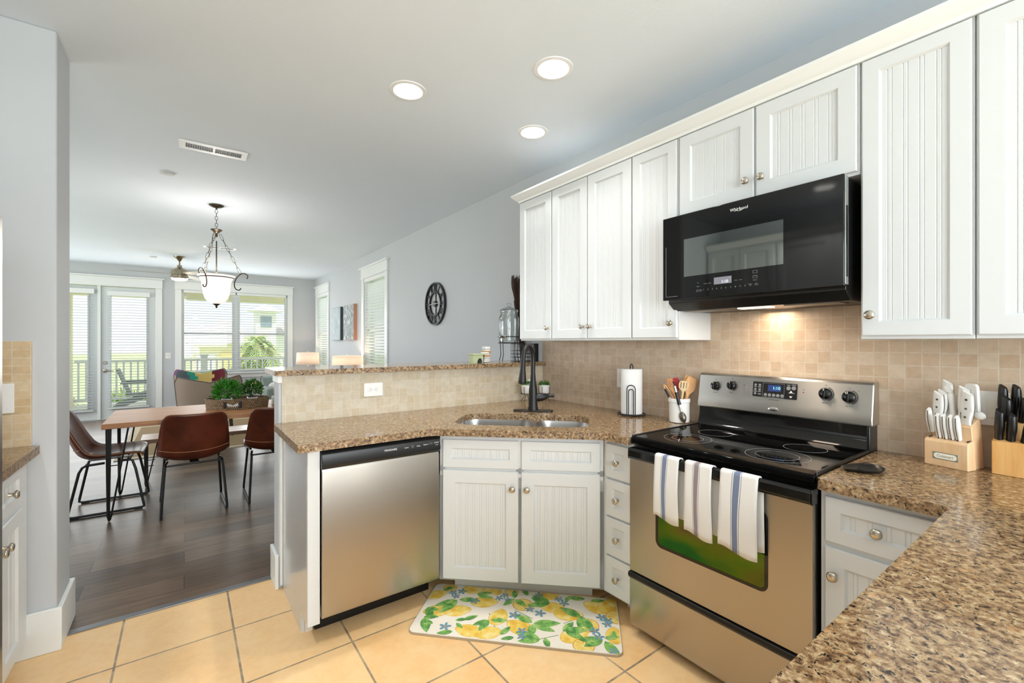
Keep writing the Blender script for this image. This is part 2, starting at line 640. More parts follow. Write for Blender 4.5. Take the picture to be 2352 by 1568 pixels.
slat_mat = make_translucent('blind_slat', '#f8faf9', .6)
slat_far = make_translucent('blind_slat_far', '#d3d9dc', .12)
shade_mat = make_translucent('lamp_shade', '#f4ece4', .5)
bowl_glass = emit('frosted_bowl', (1, .93, .88), .55, '#efe4df')
can_lens = emit('downlight_lens', (1, .97, .92), 14)
can_baffle = M('downlight_baffle', '#f6f6f4', .4)
fan_lens = emit('fan_lamp_lens', (1, .72, .45), 3.2)
mw_lens = emit('microwave_lamp_lens', (1, .78, .55), 1.6)
disp_teal = emit('display_digits_teal', (.25, .9, .8), 1.6, '#000000')
disp_white = emit('display_digits_white', (.75, .8, 1), 1.3, '#000000')
disp_navy = emit('display_blue', (.02, .05, .22), .7, '#05081a')
disp_grey = emit('display_grey', (.30, .30, .33), .6, '#303034')
art_grey = None

# ------------------------------------------------------------------ the shell
WX = 2.33          # right wall
CZ = 2.74          # ceiling
FY = 10.6          # far wall
LK = -1.25         # left wall of the kitchen
LL = -3.2          # left wall of the living room
BY = -2.5          # wall behind the camera


def rect(a0, a1, b0, b1):
    return [(a0, b0), (a1, b0), (a1, b1), (a0, b1)]


struct('floor_kitchen', MB().box(LK, WX, BY, 2.90, -.12, 0), tile_floor)
struct('floor_dining', MB().box(LL, WX, 2.90, FY, -.12, 0), planks)
struct('trim_threshold', MB().box(-.46, .42, 2.885, 2.925, 0, .007), M('threshold_metal', '#8d8f92', .3, .8), bev=.002)

CANS = [(.99, 2.31), (1.50, 1.69), (1.845, 2.28), (-.72, 1.55), (.15, -.7), (-.4, -1.5)]  # last two are unseen extras, added to brighten the kitchen
circ = lambda cx, cy, r, n=28: [(cx + r * math.cos(2 * PI * i / n), cy + r * math.sin(2 * PI * i / n)) for i in range(n)]
b = MB().poly_holes(rect(LL - .1, WX + .15, BY - .1, FY + .15), [circ(x, y, .078) for x, y in CANS], lambda a, c, d: (a, c, d), CZ, CZ + .16)
struct('ceiling', b, ceil_paint, angle=20)

W1, W2 = (6.23, 7.16), (9.40, 10.28)
b = MB().poly_holes(rect(BY - .1, FY + .15, -.12, CZ), [rect(*W1, .74, 2.38), rect(*W2, .74, 2.38)], lambda a, c, d: (d, a, c), WX, WX + .15)
struct('wall_right', b, wall_paint, angle=20)
b = MB().poly_holes(rect(LL - .1, WX, -.12, CZ), [rect(-.04, 1.79, .76, 2.37), rect(-1.97, -.43, 0, 2.36)], lambda a, c, d: (a, d, c), FY, FY + .15)
struct('wall_far', b, wall_paint, angle=20)
b = MB().poly_holes(rect(3.07, FY, -.12, CZ), [rect(4.3, 6.9, .75, 2.25), rect(7.9, 9.9, .75, 2.25)], lambda a, c, d: (d, a, c), LL - .1, LL)
struct('wall_left_living', b, wall_paint, angle=20)
struct('wall_left_kitchen', MB().box(LK - .1, LK, BY, 2.79, -.12, CZ), wall_paint)
struct('wall_left_pier', MB().box(LL - .1, -.455, 2.79, 3.07, 0, CZ), wall_paint, bev=.008)
b = MB().poly_holes(rect(LK - .1, WX, -.12, CZ), [rect(-.85, 1.55, .7, 2.2), rect(1.85, 2.19, .2, 2.2)], lambda a, c, d: (a, d, c), BY - .1, BY)
struct('wall_back', b, wall_paint, angle=20)
struct('wall_peninsula', MB().box(.42, WX, 2.752, 2.90, 0, 1.176), wall_paint, bev=.004)

struct('wall_backsplash_right', MB().box(WX - .011, WX, -.45, 2.742, .914, 1.60), tile_right)
struct('wall_backsplash_peninsula', MB().box(.435, WX - .011, 2.742, 2.752, .914, 1.176), tile_front)
tile_left = make_tile('mosaic_tile_left', 'XZ0', .055, .0348, .0022, srgb('#dcc8a6'), srgb('#cfb48b'), srgb('#dccdb4'), off=(.531, -.914, 0))
struct('wall_backsplash_left', MB().box(LK, -.531, 2.78, 2.79, .914, 1.366), tile_left)

# baseboards
struct('baseboard_pier', MB().prism([(-.60, 2.79, 0), (-.60, 2.772, 0), (-.437, 2.772, 0), (-.437, 3.085, 0), (-1.0, 3.085, 0), (-1.0, 3.07, 0), (-.455, 3.07, 0), (-.455, 2.79, 0)], (0, 0, .19)), trim_paint, bev=.004)
struct('baseboard_peninsula', MB().box(.402, .42, 2.74, 2.92, 0, .19).box(.402, WX, 2.90, 2.918, 0, .15), trim_paint, bev=.004)
struct('baseboard_far', MB().box(-.33, WX, FY - .018, FY, 0, .15).box(LL, -2.08, FY - .018, FY, 0, .15), trim_paint, bev=.004)
struct('baseboard_right', MB().box(WX - .018, WX, 2.918, FY - .018, 0, .15), trim_paint, bev=.004)
struct('trim_peninsula_edge', MB().box(.425, .440, 2.735, 2.752, .02, .877).box(.412, .437, 2.738, 2.905, 1.135, 1.176), trim_paint, bev=.003)


def casing_y(name, y0, y1, z0, z1, sill=True):
    """window casing on the right wall"""
    b = MB(); x = WX
    b.box(x - .022, x, y0 - .10, y0, z0, z1).box(x - .022, x, y1, y1 + .10, z0, z1)
    b.box(x - .028, x, y0 - .11, y1 + .11, z1, z1 + .15).box(x - .055, x, y0 - .15, y1 + .15, z1 + .15, z1 + .172).box(x - .036, x, y0 - .12, y1 + .12, z1 - .004, z1 + .014)
    b.box(x - .06, x, y0 - .13, y1 + .13, z0 - .025, z0).box(x - .022, x, y0 - .1, y1 + .1, z0 - .11, z0 - .025)
    return b


def casing_x(x0, x1, z0, z1, sill=True):
    b = MB(); y = FY
    b.box(x0 - .10, x0, y - .022, y, z0, z1).box(x1, x1 + .10, y - .022, y, z0, z1)
    b.box(x0 - .105, x1 + .105, y - .028, y, z1, z1 + .16).box(x0 - .13, x1 + .13, y - .055, y, z1 + .16, z1 + .185).box(x0 - .11, x1 + .11, y - .036, y, z1 - .004, z1 + .014)
    if sill: b.box(x0 - .13, x1 + .13, y - .07, y, z0 - .028, z0).box(x0 - .1, x1 + .1, y - .022, y, z0 - .11, z0 - .028)
    return b


vinyl = M('window_vinyl', '#e9ecea', .35)
wid = 0
for y0, y1 in (W1, W2):
    wid += 1
    w = struct('window_%d' % wid, casing_y('', y0, y1, .74, 2.38), trim_paint, bev=.004)
    f = MB(); x = WX + .05
    for a, c in ((.74, .79), (1.54, 1.585), (2.33, 2.38)): f.box(x, x + .05, y0, y1, a, c)
    f.box(x, x + .05, y0, y0 + .045, .74, 2.38).box(x, x + .05, y1 - .045, y1, .74, 2.38).box(WX, WX + .15, y0 - .002, y0 + .012, .74, 2.38).box(WX, WX + .15, y1 - .012, y1 + .002, .74, 2.38)
    struct('window_frame', f, vinyl, w)
    struct('window_pane', MB().box(x + .02, x + .026, y0 + .045, y1 - .045, .79, 1.54).box(x + .02, x + .026, y0 + .045, y1 - .045, 1.585, 2.33), pane, w)
wid += 1
w = struct('window_3', casing_x(-.04, 1.79, .76, 2.37), trim_paint, bev=.004)
f = MB(); y = FY + .05
for a, c in ((.76, .80), (1.515, 1.555), (2.33, 2.37)): f.box(-.04, 1.79, y, y + .05, a, c)
for a, c in ((-.04, 0.0), (.785, .92), (1.745, 1.79)): f.box(a, c, y - .01, y + .06, .76, 2.37)
f.box(.72, .80, y - .02, y, .80, .83)
struct('window_frame', f, vinyl, w)
p = MB()
for a, c in ((0.0, .785), (.92, 1.745)): p.box(a, c, y + .02, y + .026, .80, 1.515).box(a, c, y + .02, y + .026, 1.555, 2.33)
struct('window_pane', p, pane, w)

# French doors
dc = casing_x(-1.97, -.43, 0, 2.36, False)
dc.box(-1.225, -1.18, FY - .02, FY + .06, 0, 2.36)
struct('trim_door_casing', dc, trim_paint, bev=.004)
door_paint = paint('door_paint', '#dfe4e4', .35, .01)
for k, (x0, x1) in enumerate(((-1.965, -1.228), (-1.177, -.435))):
    g0, g1 = x0 + .13, x1 - .127
    b = MB().poly_holes(rect(x0, x1, .015, 2.345), [rect(g0, g1, .20, 2.21)], lambda a, c, d: (a, d, c), FY + .02, FY + .065)
    for a, c, e, g in ((g0 - .025, g0, .175, 2.235), (g1, g1 + .025, .175, 2.235), (g0, g1, .175, .20), (g0, g1, 2.21, 2.235)): b.box(a, c, FY + .012, FY + .02, e, g)
    d = struct('door_%d' % (k + 1), b, door_paint, bev=.003, angle=20)
    struct('door_glass', MB().box(g0, g1, FY + .04, FY + .046, .20, 2.21), pane, d)
    if k:
        h = MB().lathe([(.032, 0), (.032, .008), (.026, .014), (0, .014)], (x0 + .05, FY + .02, 1.0), (0, -1, 0), 20)
        struct('deadbolt', h, nickel, d)
        h = MB().lathe([(.033, 0), (.033, .01), (.014, .02), (.014, .05), (0, .052)], (x0 + .05, FY + .02, .86), (0, -1, 0), 20)
        h.tube([(x0 + .05, FY - .03, .86), (x0 + .11, FY - .035, .858), (x0 + .17, FY - .03, .85)], [.011, .010, .007], 8)
        struct('lever_handle', h, nickel, d)

# blinds: each hangs in its opening and can be lifted off
def blind_x(x0, x1, z0, z1, y, label, head=.07):
    t = thing('window_blind', label, 'blind', ((x0 + x1) / 2, y, z0), group='blinds on the far wall')
    part('head_rail', MB().box(x0 - .01, x1 + .01, y - .035, y + .03, z1 - head, z1), trim_paint, t, bev=.004)
    s = MB(); n = int((z1 - head - z0) / .048)
    for i in range(n):
        z = z0 + .03 + i * .048
        s.prism([(x0, y - .024, z - .001), (x0, y, z + .0035), (x0, y + .024, z + .003), (x0, y + .024, z - .002), (x0, y, z - .002), (x0, y - .024, z - .0065)], (x1 - x0, 0, 0))
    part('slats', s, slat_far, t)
    part('bottom_rail', MB().box(x0, x1, y - .025, y + .025, z0, z0 + .018), trim_paint, t, bev=.003)
    c = MB()
    for a in (.14, .86) if x1 - x0 < .7 else (.1, .5, .9):
        x = x0 + (x1 - x0) * a
        c.box(x - .001, x + .001, y - .027, y - .025, z0, z1 - head)
    part('cords', c, white_plastic, t)
    w = MB().cyl((x0 + .04, y - .04, z1 - head), (x0 + .04, y - .04, z1 - 1.0), .003, n=6).lathe([(.004, 0), (.010, -.02), (.010, -.035), (0, -.04)], (x0 + .04, y - .04, z1 - 1.0), n=8)
    part('pull_cord', w, white_plastic, t)


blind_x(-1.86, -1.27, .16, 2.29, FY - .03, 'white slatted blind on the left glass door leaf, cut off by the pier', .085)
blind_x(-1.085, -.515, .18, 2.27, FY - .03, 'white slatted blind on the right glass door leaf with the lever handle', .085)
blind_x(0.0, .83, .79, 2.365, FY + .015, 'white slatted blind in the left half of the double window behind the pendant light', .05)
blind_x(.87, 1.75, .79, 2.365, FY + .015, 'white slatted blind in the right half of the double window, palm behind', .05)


def blind_y(y0, y1, z0, z1, x, label, head=.06):
    t = thing('window_blind', label, 'blind', (x, (y0 + y1) / 2, z0), group='blinds on the long right wall')
    part('head_rail', MB().box(x - .035, x + .03, y0, y1, z1 - head, z1), trim_paint, t, bev=.004)
    s = MB(); n = int((z1 - head - z0) / .046)
    for i in range(n):
        z = z0 + .03 + i * .046
        s.prism([(x - .020, y0, z + .017), (x, y0, z + .004), (x + .020, y0, z - .012), (x + .020, y0, z - .0145), (x, y0, z + .001), (x - .020, y0, z + .0145)], (0, y1 - y0, 0))
    part('slats', s, slat_mat, t)
    part('bottom_rail', MB().box(x - .025, x + .025, y0, y1, z0, z0 + .018), trim_paint, t, bev=.003)
    c = MB()
    for a in (.15, .85): c.box(x - .027, x - .025, y0 + (y1 - y0) * a - .001, y0 + (y1 - y0) * a + .001, z0, z1 - head)
    c.cyl((x - .04, y1 - .08, z1 - head), (x - .04, y1 - .08, 1.25), .003, n=6)
    part('cords', c, white_plastic, t)


blind_y(W1[0] + .015, W1[1] - .015, .76, 2.375, WX + .022, 'white slatted blind in the narrow side window nearest the wall clock')
blind_y(W2[0] + .015, W2[1] - .015, .76, 2.375, WX + .022, 'white slatted blind in the narrow side window at the far corner')

# ------------------------------------------------------------------ cabinets
UP = V((0, 0, 1))


def knob(parent, p, n, r=.0165):
    part('knob', MB().lathe([(.0085, 0), (.0065, .004), (.0055, .013), (r * .8, .018), (r, .0225), (r * .93, .027), (r * .6, .030), (0, .031)], p, n, 18), nickel, parent, angle=60, label='round brushed nickel knob')


def panel(name, parent, O, u, n, w, h, fr=.058, knobs=(), bead=True, pitch=.043, t=.02):
    """framed front with a beadboard field. O: lower left corner of its back face seen from outside"""
    O, u, n = V(O), V(u).normalized(), V(n).normalized()
    O = O - n * .008; t += .002
    P = lambda s, z, d: O + u * s + UP * z + n * d
    b = MB()
    R = lambda i, d: [P(i, i, d), P(w - i, i, d), P(w - i, h - i, d), P(i, h - i, d)]
    loops = [R(0, 0), R(0, t - .003), R(.003, t), R(fr, t), R(fr + .007, t - .009)]
    vs = [p for l in loops for p in l]; fs = [(3, 2, 1, 0)]
    for k in range(4):
        for i in range(4):
            j = (i + 1) % 4
            fs.append((k * 4 + i, k * 4 + j, k * 4 + 4 + j, k * 4 + 4 + i))
    b.add(vs, fs)
    f0, f1 = fr + .007, w - fr - .007
    d0 = t - .009
    prof = [(f0, d0)]
    if bead:
        m = max(1, round((f1 - f0) / pitch)); st = (f1 - f0) / m
        for i in range(m):
            c = f0 + st * (i + .5)
            for g in (-.006, .006):
                prof += [(c + g - .0022, d0), (c + g, d0 - .002), (c + g + .0022, d0)]
    prof.append((f1, d0))
    rows = [[P(s, fr + .007, d) for s, d in prof], [P(s, h - fr - .007, d) for s, d in prof]]
    b.grid(rows)
    b.add([P(f0, f0, d0 - .005), P(f1, f0, d0 - .005), P(f1, h - f0, d0 - .005), P(f0, h - f0, d0 - .005)], [(0, 1, 2, 3)])
    o = part(name, b, cab_white, parent, angle=25)
    for s, z in knobs: knob(o, P(s, z, t), n)
    return o


XN = V((-1, 0, 0)); XP = V((1, 0, 0)); YN = V((0, -1, 0)); YP = V((0, 1, 0))
# ---- right wall uppers, doors seen from -x: u runs towards -y
FX = 2.025
def upper(label, y1, y0, z0, z1, doors, dz0=None):
    t = thing('wall_cabinet', label, 'cabinet', (FX + .14, (y0 + y1) / 2, z0), group='white wall cabinets over the worktop')
    b = MB().box(FX, WX - .012, y0, y1, z0, z1)
    part('body', b, cab_white, t, bev=.0015)
    for a, c, kn in doors:
        w = a - c; zb = z0 + .012 if dz0 is None else dz0
        panel('door', t, (FX, a, zb), YN, XN, w, z1 - .045 - zb, .058 if w > .3 else .05, [] if not kn else [(.028 if kn == 'l' else w - .028, .075)])
    return t


upper('narrow wall cabinet at the left end of the row, knob at its lower right', 2.645, 2.287, 1.372, 2.435, [(2.641, 2.291, 'r')])
upper('double-door wall cabinet with two knobs meeting in the middle, second from the left end', 2.285, 1.613, 1.372, 2.435, [(2.281, 1.957, 'r'), (1.949, 1.617, 'l')])
upper('single-door wall cabinet directly left of the microwave, its blank side showing underneath', 1.611, 1.322, 1.372, 2.435, [(1.607, 1.330, 'r')])
upper('short double-door wall cabinet hung over the black microwave', 1.320, .570, 1.985, 2.435, [(1.313, .950, 'r'), (.940, .578, 'l')])
upper('tall wall cabinet directly right of the microwave with a knob at its lower left', .568, .271, 1.372, 2.435, [(.562, .277, 'l')])
upper('wall cabinet cut off by the right edge of the photo', .269, -.45, 1.372, 2.435, [(.263, -.085, 'r'), (-.093, -.445, 'l')])

# crown moulding, mitred at the left end
prof = [(0, 0), (.010, 0), (.014, .012), (.030, .022), (.046, .040), (.052, .046), (.052, .058), (0, .058)]
yE = 2.645
path = [lambda o: (WX, yE + o), lambda o: (FX - .004 - o, yE + o), lambda o: (FX - .004 - o, -.45)]
rows = [[(*pp(o), 2.395 + z) for o, z in prof] for pp in path]
struct('trim_crown', MB().grid(rows, cu=True), trim_paint, angle=25)

# ---- base cabinets
BZ0, BZ1 = .10, .876
TK = .12
# corner sink base, face on the diagonal
A = V((1.098, 2.142, 0)); B = V((1.722, 1.556, 0))
e1 = (B - A).normalized(); nD = V((-e1.y, e1.x, 0))
if nD.x > 0: nD = -nD
LD = (B - A).length
t = thing('sink_base_cabinet', 'angled white corner cabinet under the sink with two doors and two false drawer fronts', 'cabinet', (1.75, 2.1, 0))
body = MB().prism([(A.x, A.y, BZ0), (B.x, B.y, BZ0), (B.x, B.y - .0, BZ0), (2.30, 1.556, BZ0), (2.30, 2.735, BZ0), (A.x, 2.735, BZ0)], (0, 0, .555))
part('body', body, cab_white, t)
ff = MB()
for s0, s1, z0, z1 in ((0, LD, .845, BZ1), (0, .03, BZ0, .845), (LD - .03, LD, BZ0, .845), (LD / 2 - .02, LD / 2 + .02, BZ0, .845), (0, LD, .675, .705), (0, LD, BZ0, .125)):
    ff.obox(A + e1 * s0 + UP * z0, e1 * (s1 - s0), -nD * .018, UP * (z1 - z0))
part('face_frame', ff, cab_white, t)
tk = MB().obox(A - nD * TK + e1 * .05, e1 * (LD - .1), -nD * .015, UP * BZ0)
part('toe_kick', tk, cab_inside, t)
dw_ = LD / 2 - .026
for s, kn in ((.018, dw_ - .03), (LD / 2 + .008, .03)):
    panel('door', t, A + e1 * s + UP * .112, e1, nD, dw_, .575, .064, [(kn, .49)], pitch=.040)
    panel('drawer_front', t, A + e1 * s + UP * .700, e1, nD, dw_, .148, .045, pitch=.036)

# narrow drawer stack between sink base and range
t = thing('drawer_cabinet', 'narrow white stack of four drawers between the corner sink cabinet and the range', 'cabinet', (2.0, 1.46, 0))
part('body', MB().box(1.722, 2.30, 1.368, 1.552, BZ0, BZ1), cab_white, t)
part('toe_kick', MB().box(1.722 + TK, 1.722 + TK + .015, 1.368, 1.50, 0, BZ0), cab_inside, t)
for z0, z1 in ((.112, .292), (.302, .487), (.497, .677), (.687, .855)):
    panel('drawer', t, (1.722, 1.530, z0), YN, XN, .157, z1 - z0, .042, [(.078, (z1 - z0) / 2)], bead=False)

# right base cabinet beside the range
t = thing('base_cabinet', 'white base cabinet right of the range, one drawer over one door', 'cabinet', (2.0, .45, 0), group='base cabinets by the range')
part('body', MB().box(1.722, 2.30, .28, .592, BZ0, BZ1), cab_white, t)
part('toe_kick', MB().box(1.722 + TK, 1.722 + TK + .015, .28, .592, 0, BZ0), cab_inside, t)
panel('drawer', t, (1.722, .578, .705), YN, XN, .285, .148, .045, [(.142, .074)])
panel('door', t, (1.722, .578, .112), YN, XN, .285, .575, .055, [(.028, .49)])

# peninsula under the near worktop
t = thing('peninsula_base_cabinet', 'white peninsula cabinet carrying the granite worktop in the lower right foreground', 'cabinet', (1.2, -.1, 0))
part('body', MB().box(.52, 2.30, -.40, .24, BZ0, BZ1), cab_white, t)
part('toe_kick', MB().box(.58, 2.30, -.34, .16, 0, BZ0), cab_inside, t)

# left wall base cabinet
t = thing('base_cabinet', 'white base cabinet at the left edge of the photo, drawer over doors, beside the pier', 'cabinet', (-.9, 2.4, 0), group='base cabinets on the left wall')
part('body', MB().box(LK + .004, -.545, 2.056, 2.775, BZ0, BZ1), cab_white, t)
part('toe_kick', MB().box(-.545 - TK, -.53 - TK, 2.056, 2.775, 0, BZ0), cab_inside, t)
for y, kn in ((2.37, .027), (2.062, .272)):
    panel('door', t, (-.545, y, .112), YP, XP, .28 if kn < .1 else .298, .575, .058, [(kn, .50)])
panel('drawer', t, (-.545, 2.27, .708), YP, XP, .38, .155, .045, [(.19, .08)])

# left wall cabinets, seen mirrored in the microwave door
t = thing('wall_cabinet', 'white wall cabinets across the kitchen, seen only mirrored in the microwave door', 'cabinet', (-1.1, 2.0, 1.42))
part('body', MB().box(LK + .004, -.95, 2.052, 2.775, 1.42, 2.40), cab_white, t)
for k in range(2): panel('door', t, (-.95, 2.057 + k * .358, 1.435), YP, XP, .352, .93)
part('crown_moulding', MB().prism([(-.95, 1.06, 2.38), (-.93, 1.06, 2.38), (-.89, 1.06, 2.44), (-.95, 1.06, 2.44)], (0, 1.715, 0)), trim_paint, t)

t = thing('wall_cabinet', 'white cabinet over the refrigerator, seen only mirrored in the microwave door', 'cabinet', (-1.1, 1.5, 1.80))
part('body', MB().box(LK + .004, -.95, 1.06, 2.046, 1.80, 2.378), cab_white, t)
for k in range(2): panel('door', t, (-.95, 1.07 + k * .485, 1.81), YP, XP, .475, .55)

# end panel of the peninsula run
t = thing('cabinet_end_panel', 'grey glossy end panel with a white stile left of the dishwasher', 'cabinet panel', (.44, 2.45, 0))
part('panel', MB().prism([(.440, 2.150, .10), (.440, 2.150, BZ1), (.440, 2.735, BZ1), (.440, 2.735, 0), (.440, 2.27, 0), (.440, 2.27, .10)], (.016, 0, 0)), endpanel, t)
part('stile', MB().box(.440, .492, 2.128, 2.150, .095, BZ1), cab_white, t, bev=.002)
part('toe_block', MB().box(.4565, .490, 2.262, 2.30, 0, .098), paint('chipped_paint', '#d9cfc2', .7, .6, 60), t)

# ------------------------------------------------------------------ worktops
def top(name, label, poly, holes, z0, z1, edge_mat=True):
    b = MB().poly_holes(poly, holes, lambda a, c, d: (a, c, d), z0, z1)
    # side faces get the rough edge look
    for i, f in enumerate(b.f):
        p = [b.v[k] for k in f]
        n = (p[1] - p[0]).cross(p[2] - p[0])
        b.m[i] = 0 if abs(n.z) > .5 * n.length else 1
    return solo(name, b, [granite, granite_edge], label, 'worktop', bev=.005, angle=30)


def rounded(poly, rad, n=6):
    """round chosen corners of a polygon: rad is a list of radii"""
    out = []; m = len(poly)
    for i, p in enumerate(poly):
        r = rad[i]; p = V((*p, 0))
        if r == 0: out.append((p.x, p.y)); continue
        a = (V((*poly[i - 1], 0)) - p).normalized(); c = (V((*poly[(i + 1) % m], 0)) - p).normalized()
        ang = a.angle(c); d = r / math.tan(ang / 2)
        q0, q1 = p + a * d, p + c * d
        for k in range(n + 1):
            s = k / n
            q = q0 * (1 - s) ** 2 + p * 2 * s * (1 - s) + q1 * s * s
            out.append((q.x, q.y))
    return out


SC = V((1.575, 2.035, 0))      # sink centre
E1 = V((.7071, -.7071, 0)); E2 = V((.7071, .7071, 0))
sink_loc = lambda a, c: SC + E1 * a + E2 * c
hole = [tuple(sink_loc(a, c)[:2]) for a, c in rrect(-.375, .375, -.195, .195, .10, 8)]
outer = rounded([(.395, 2.10), (1.035, 2.10), (1.675, 1.50), (1.675, 1.364), (WX - .012, 1.364), (WX - .012, 2.741), (.395, 2.741)], [.03, .12, .10, 0, 0, 0, .01])
top('granite_worktop', 'brown speckled granite worktop wrapping the corner sink and ending over the dishwasher', outer, [hole], .878, .914)
outer = rounded([(1.675, .592), (1.675, .272), (.52, .272), (.52, -.44), (WX - .012, -.44), (WX - .012, .592)], [.02, .03, .06, .06, 0, 0])
top('granite_worktop', 'brown speckled granite worktop filling the lower right foreground, knife blocks on it', outer, [], .878, .914)
top('granite_worktop', 'small piece of granite worktop at the left edge of the photo', [(LK + .002, 2.052), (-.505, 2.052), (-.505, 2.779), (LK + .002, 2.779)], [], .878, .914)
outer = rounded([(.395, 2.70), (WX, 2.70), (WX, 3.10), (.395, 3.10)], [.03, 0, 0, .03])
top('granite_bar_top', 'raised granite bar ledge along the top of the tiled half wall', outer, [], 1.177, 1.206)

# ------------------------------------------------------------------ sink and tap
t = thing('kitchen_sink', 'double bowl stainless steel sink set into the angled granite corner', 'sink', (SC.x, SC.y, .70))
def bowl(a0, a1, c0, c1, depth, name):
    b = MB(); zt = .879
    loops = []
    for ins, z, r in ((0, zt, .085), (.004, zt - .03, .085), (.012, zt - depth + .04, .085), (.03, zt - depth + .008, .075), (.06, zt - depth, .05)):
        loops.append([sink_loc(a, c) + UP * z for a, c in rrect(a0 + ins, a1 - ins, c0 + ins, c1 - ins, max(.02, r - ins * .3), 6)])
    b.grid([[q for q in l] for l in loops], cu=True)
    n = len(loops[0]); b.add(loops[-1], [tuple(range(n))])
    o = part(name, b, sink_steel, t, angle=50)
    cx, cy = (a0 + a1) / 2, (c0 + c1) / 2 + .03
    part('drain', MB().lathe([(.045, 0), (.045, .003), (.034, .004), (.03, .001), (0, .001)], sink_loc(cx, cy) + UP * (zt - depth), n=20), chrome, o)
bowl(-.383, .035, -.203, .203, .20, 'bowl')
bowl(.065, .383, -.203, .203, .17, 'bowl')
part('rim', MB().poly_holes([tuple(sink_loc(a, c)[:2]) for a, c in rrect(-.40, .40, -.22, .22, .10)],
                            [[tuple(sink_loc(a, c)[:2]) for a, c in rrect(-.383, .035, -.203, .203, .085)], [tuple(sink_loc(a, c)[:2]) for a, c in rrect(.065, .383, -.203, .203, .085)]],
                            lambda a, c, d: (a, c, d), .872, .878), sink_steel, t)

FB = V((1.822, 2.250, .914))
t = thing('kitchen_faucet', 'tall matte black pull-down faucet with a curved neck behind the sink', 'faucet', FB)
part('base_plate', MB().prism([FB + E1 * a + E2 * c for a, c in rrect(-.13, .13, -.027, .027, .026)], (0, 0, .009)), black_matte, t, bev=.003)
part('body', MB().lathe([(.034, .008), (.034, .02), (.030, .035), (.029, .10), (.027, .14), (.018, .20), (.0145, .25), (.0145, .27)], FB, n=24), black_matte, t)
fw = -E2 * .85 - E1 * .35; fw.normalize()
nk = [FB + UP * .26, FB + UP * .33, FB + UP * .385 + fw * .012, FB + UP * .418 + fw * .042, FB + UP * .424 + fw * .068, FB + UP * .412 + fw * .095, FB + UP * .375 + fw * .118, FB + UP * .33 + fw * .128]
part('neck', MB().tube(bez(nk, 6), .0145, 14), black_matte, t, angle=60)
hd = FB + fw * .129 + UP * .335; dn = (fw * .08 - UP).normalized()
part('spray_head', MB().lathe([(.0155, 0), (.0165, .004), (.0165, .05), (.019, .075), (.0235, .115), (.025, .14), (.022, .147), (0, .147)], hd, dn, 20), black_matte, t)
hv = (E1 * .95 + E2 * .25).normalized()
part('handle', MB().lathe([(.02, .0), (.026, .03), (.027, .055), (.02, .085), (.011, .098), (.008, .115), (.012, .125), (.011, .138), (0, .142)], FB + UP * .085, (hv + UP * .12), 18), black_matte, t)

# ------------------------------------------------------------------ dishwasher
t = thing('dishwasher', 'stainless steel dishwasher with a black control strip under the peninsula worktop', 'dishwasher', (.787, 2.4, 0))
part('body', MB().box(.498, 1.076, 2.165, 2.70, .11, .872), black_satin, t)
dr = MB().prism([(.4965, 2.165, .115), (.4965, 2.118, .118), (.4965, 2.112, .14), (.4965, 2.112, .775), (.4965, 2.118, .790), (.4965, 2.165, .792)], (.581, 0, 0))
part('door', dr, steel, t, bev=.002)
cp = MB().prism([(.494, 2.165, .790), (.494, 2.112, .790), (.494, 2.100, .800), (.494, 2.098, .812), (.494, 2.108, .858), (.494, 2.122, .868), (.494, 2.165, .868)], (.586, 0, 0))
c = part('control_panel', cp, dw_panel, t, bev=.003)
part('grip_slot', MB().prism([(.70, 2.1095, .795), (.70, 2.103, .798), (.70, 2.1035, .801), (.70, 2.112, .801)], (.20, 0, 0)), grey_print, c)
cn = V((0, -.046, .010)).normalized()
ux = V((1, 0, 0)); uu = V((0, .010, .046)).normalized()
def dwt(s, size, x, h, mat=white_print, name='lettering', sx=1):
    part(name, MB().text(s, size, V((x, 2.098, .812)) + uu * h - V((0, .0006, 0)), ux, uu, .0003, sx=sx), mat, c)
dwt('FRIGIDAIRE', .0125, .812, .024)
dwt('Cycles', .008, .893, .024, name='button_print'); dwt('Heavy\nNormal\nQuick', .0055, .925, .026, grey_print, 'button_print')
dwt('Delay', .008, .957, .024, name='button_print'); dwt('Options', .008, .997, .026, name='button_print'); dwt('Heat Dry\nHi-Temp', .0055, 1.025, .028, grey_print, 'button_print')
dwt('START', .0095, 1.058, .028, name='button_print'); dwt('Cancel', .006, 1.058, .017, name='button_print')
part('toe_kick', MB().box(.498, 1.085, 2.255, 2.275, 0, .112).box(.498, 1.06, 2.275, 2.60, .0, .10), black_satin, t)

# ------------------------------------------------------------------ range
RY0, RY1 = .600, 1.356
t = thing('range', 'freestanding electric range with stainless door and black glass cooktop', 'stove', (2.0, .978, 0))
part('body', MB().box(1.722, 2.318, RY0 + .002, RY1 - .002, .035, .893), black_satin, t, bev=.003)
for y in (RY0 + .06, RY1 - .06):
    for x in (1.76, 2.25): part('foot', MB().cyl((x, y, 0), (x, y, .036), .017, .014), black_plastic, t)
dpr = MB().poly_holes(rect(RY0 + .002, RY1 - .002, .302, .852), [], lambda a, c, d: (d, a, c), 1.678, 1.722)
door = part('oven_door', dpr, steel, t, bev=.004)
WY0, WY1, WZ0, WZ1 = .742, 1.212, .462, .755
part('window_rim', MB().poly_holes(rrect(WY0, WY1, WZ0, WZ1, .03), [rrect(WY0 + .012, WY1 - .012, WZ0 + .012, WZ1 - .012, .02)], lambda a, c, d: (d, a, c), 1.676, 1.679), oven_dark, door)
part('window_glass', MB().poly_holes(rrect(WY0 + .010, WY1 - .010, WZ0 + .010, WZ1 - .010, .022), [], lambda a, c, d: (d, a, c), 1.677, 1.6785), oven_glass, door)
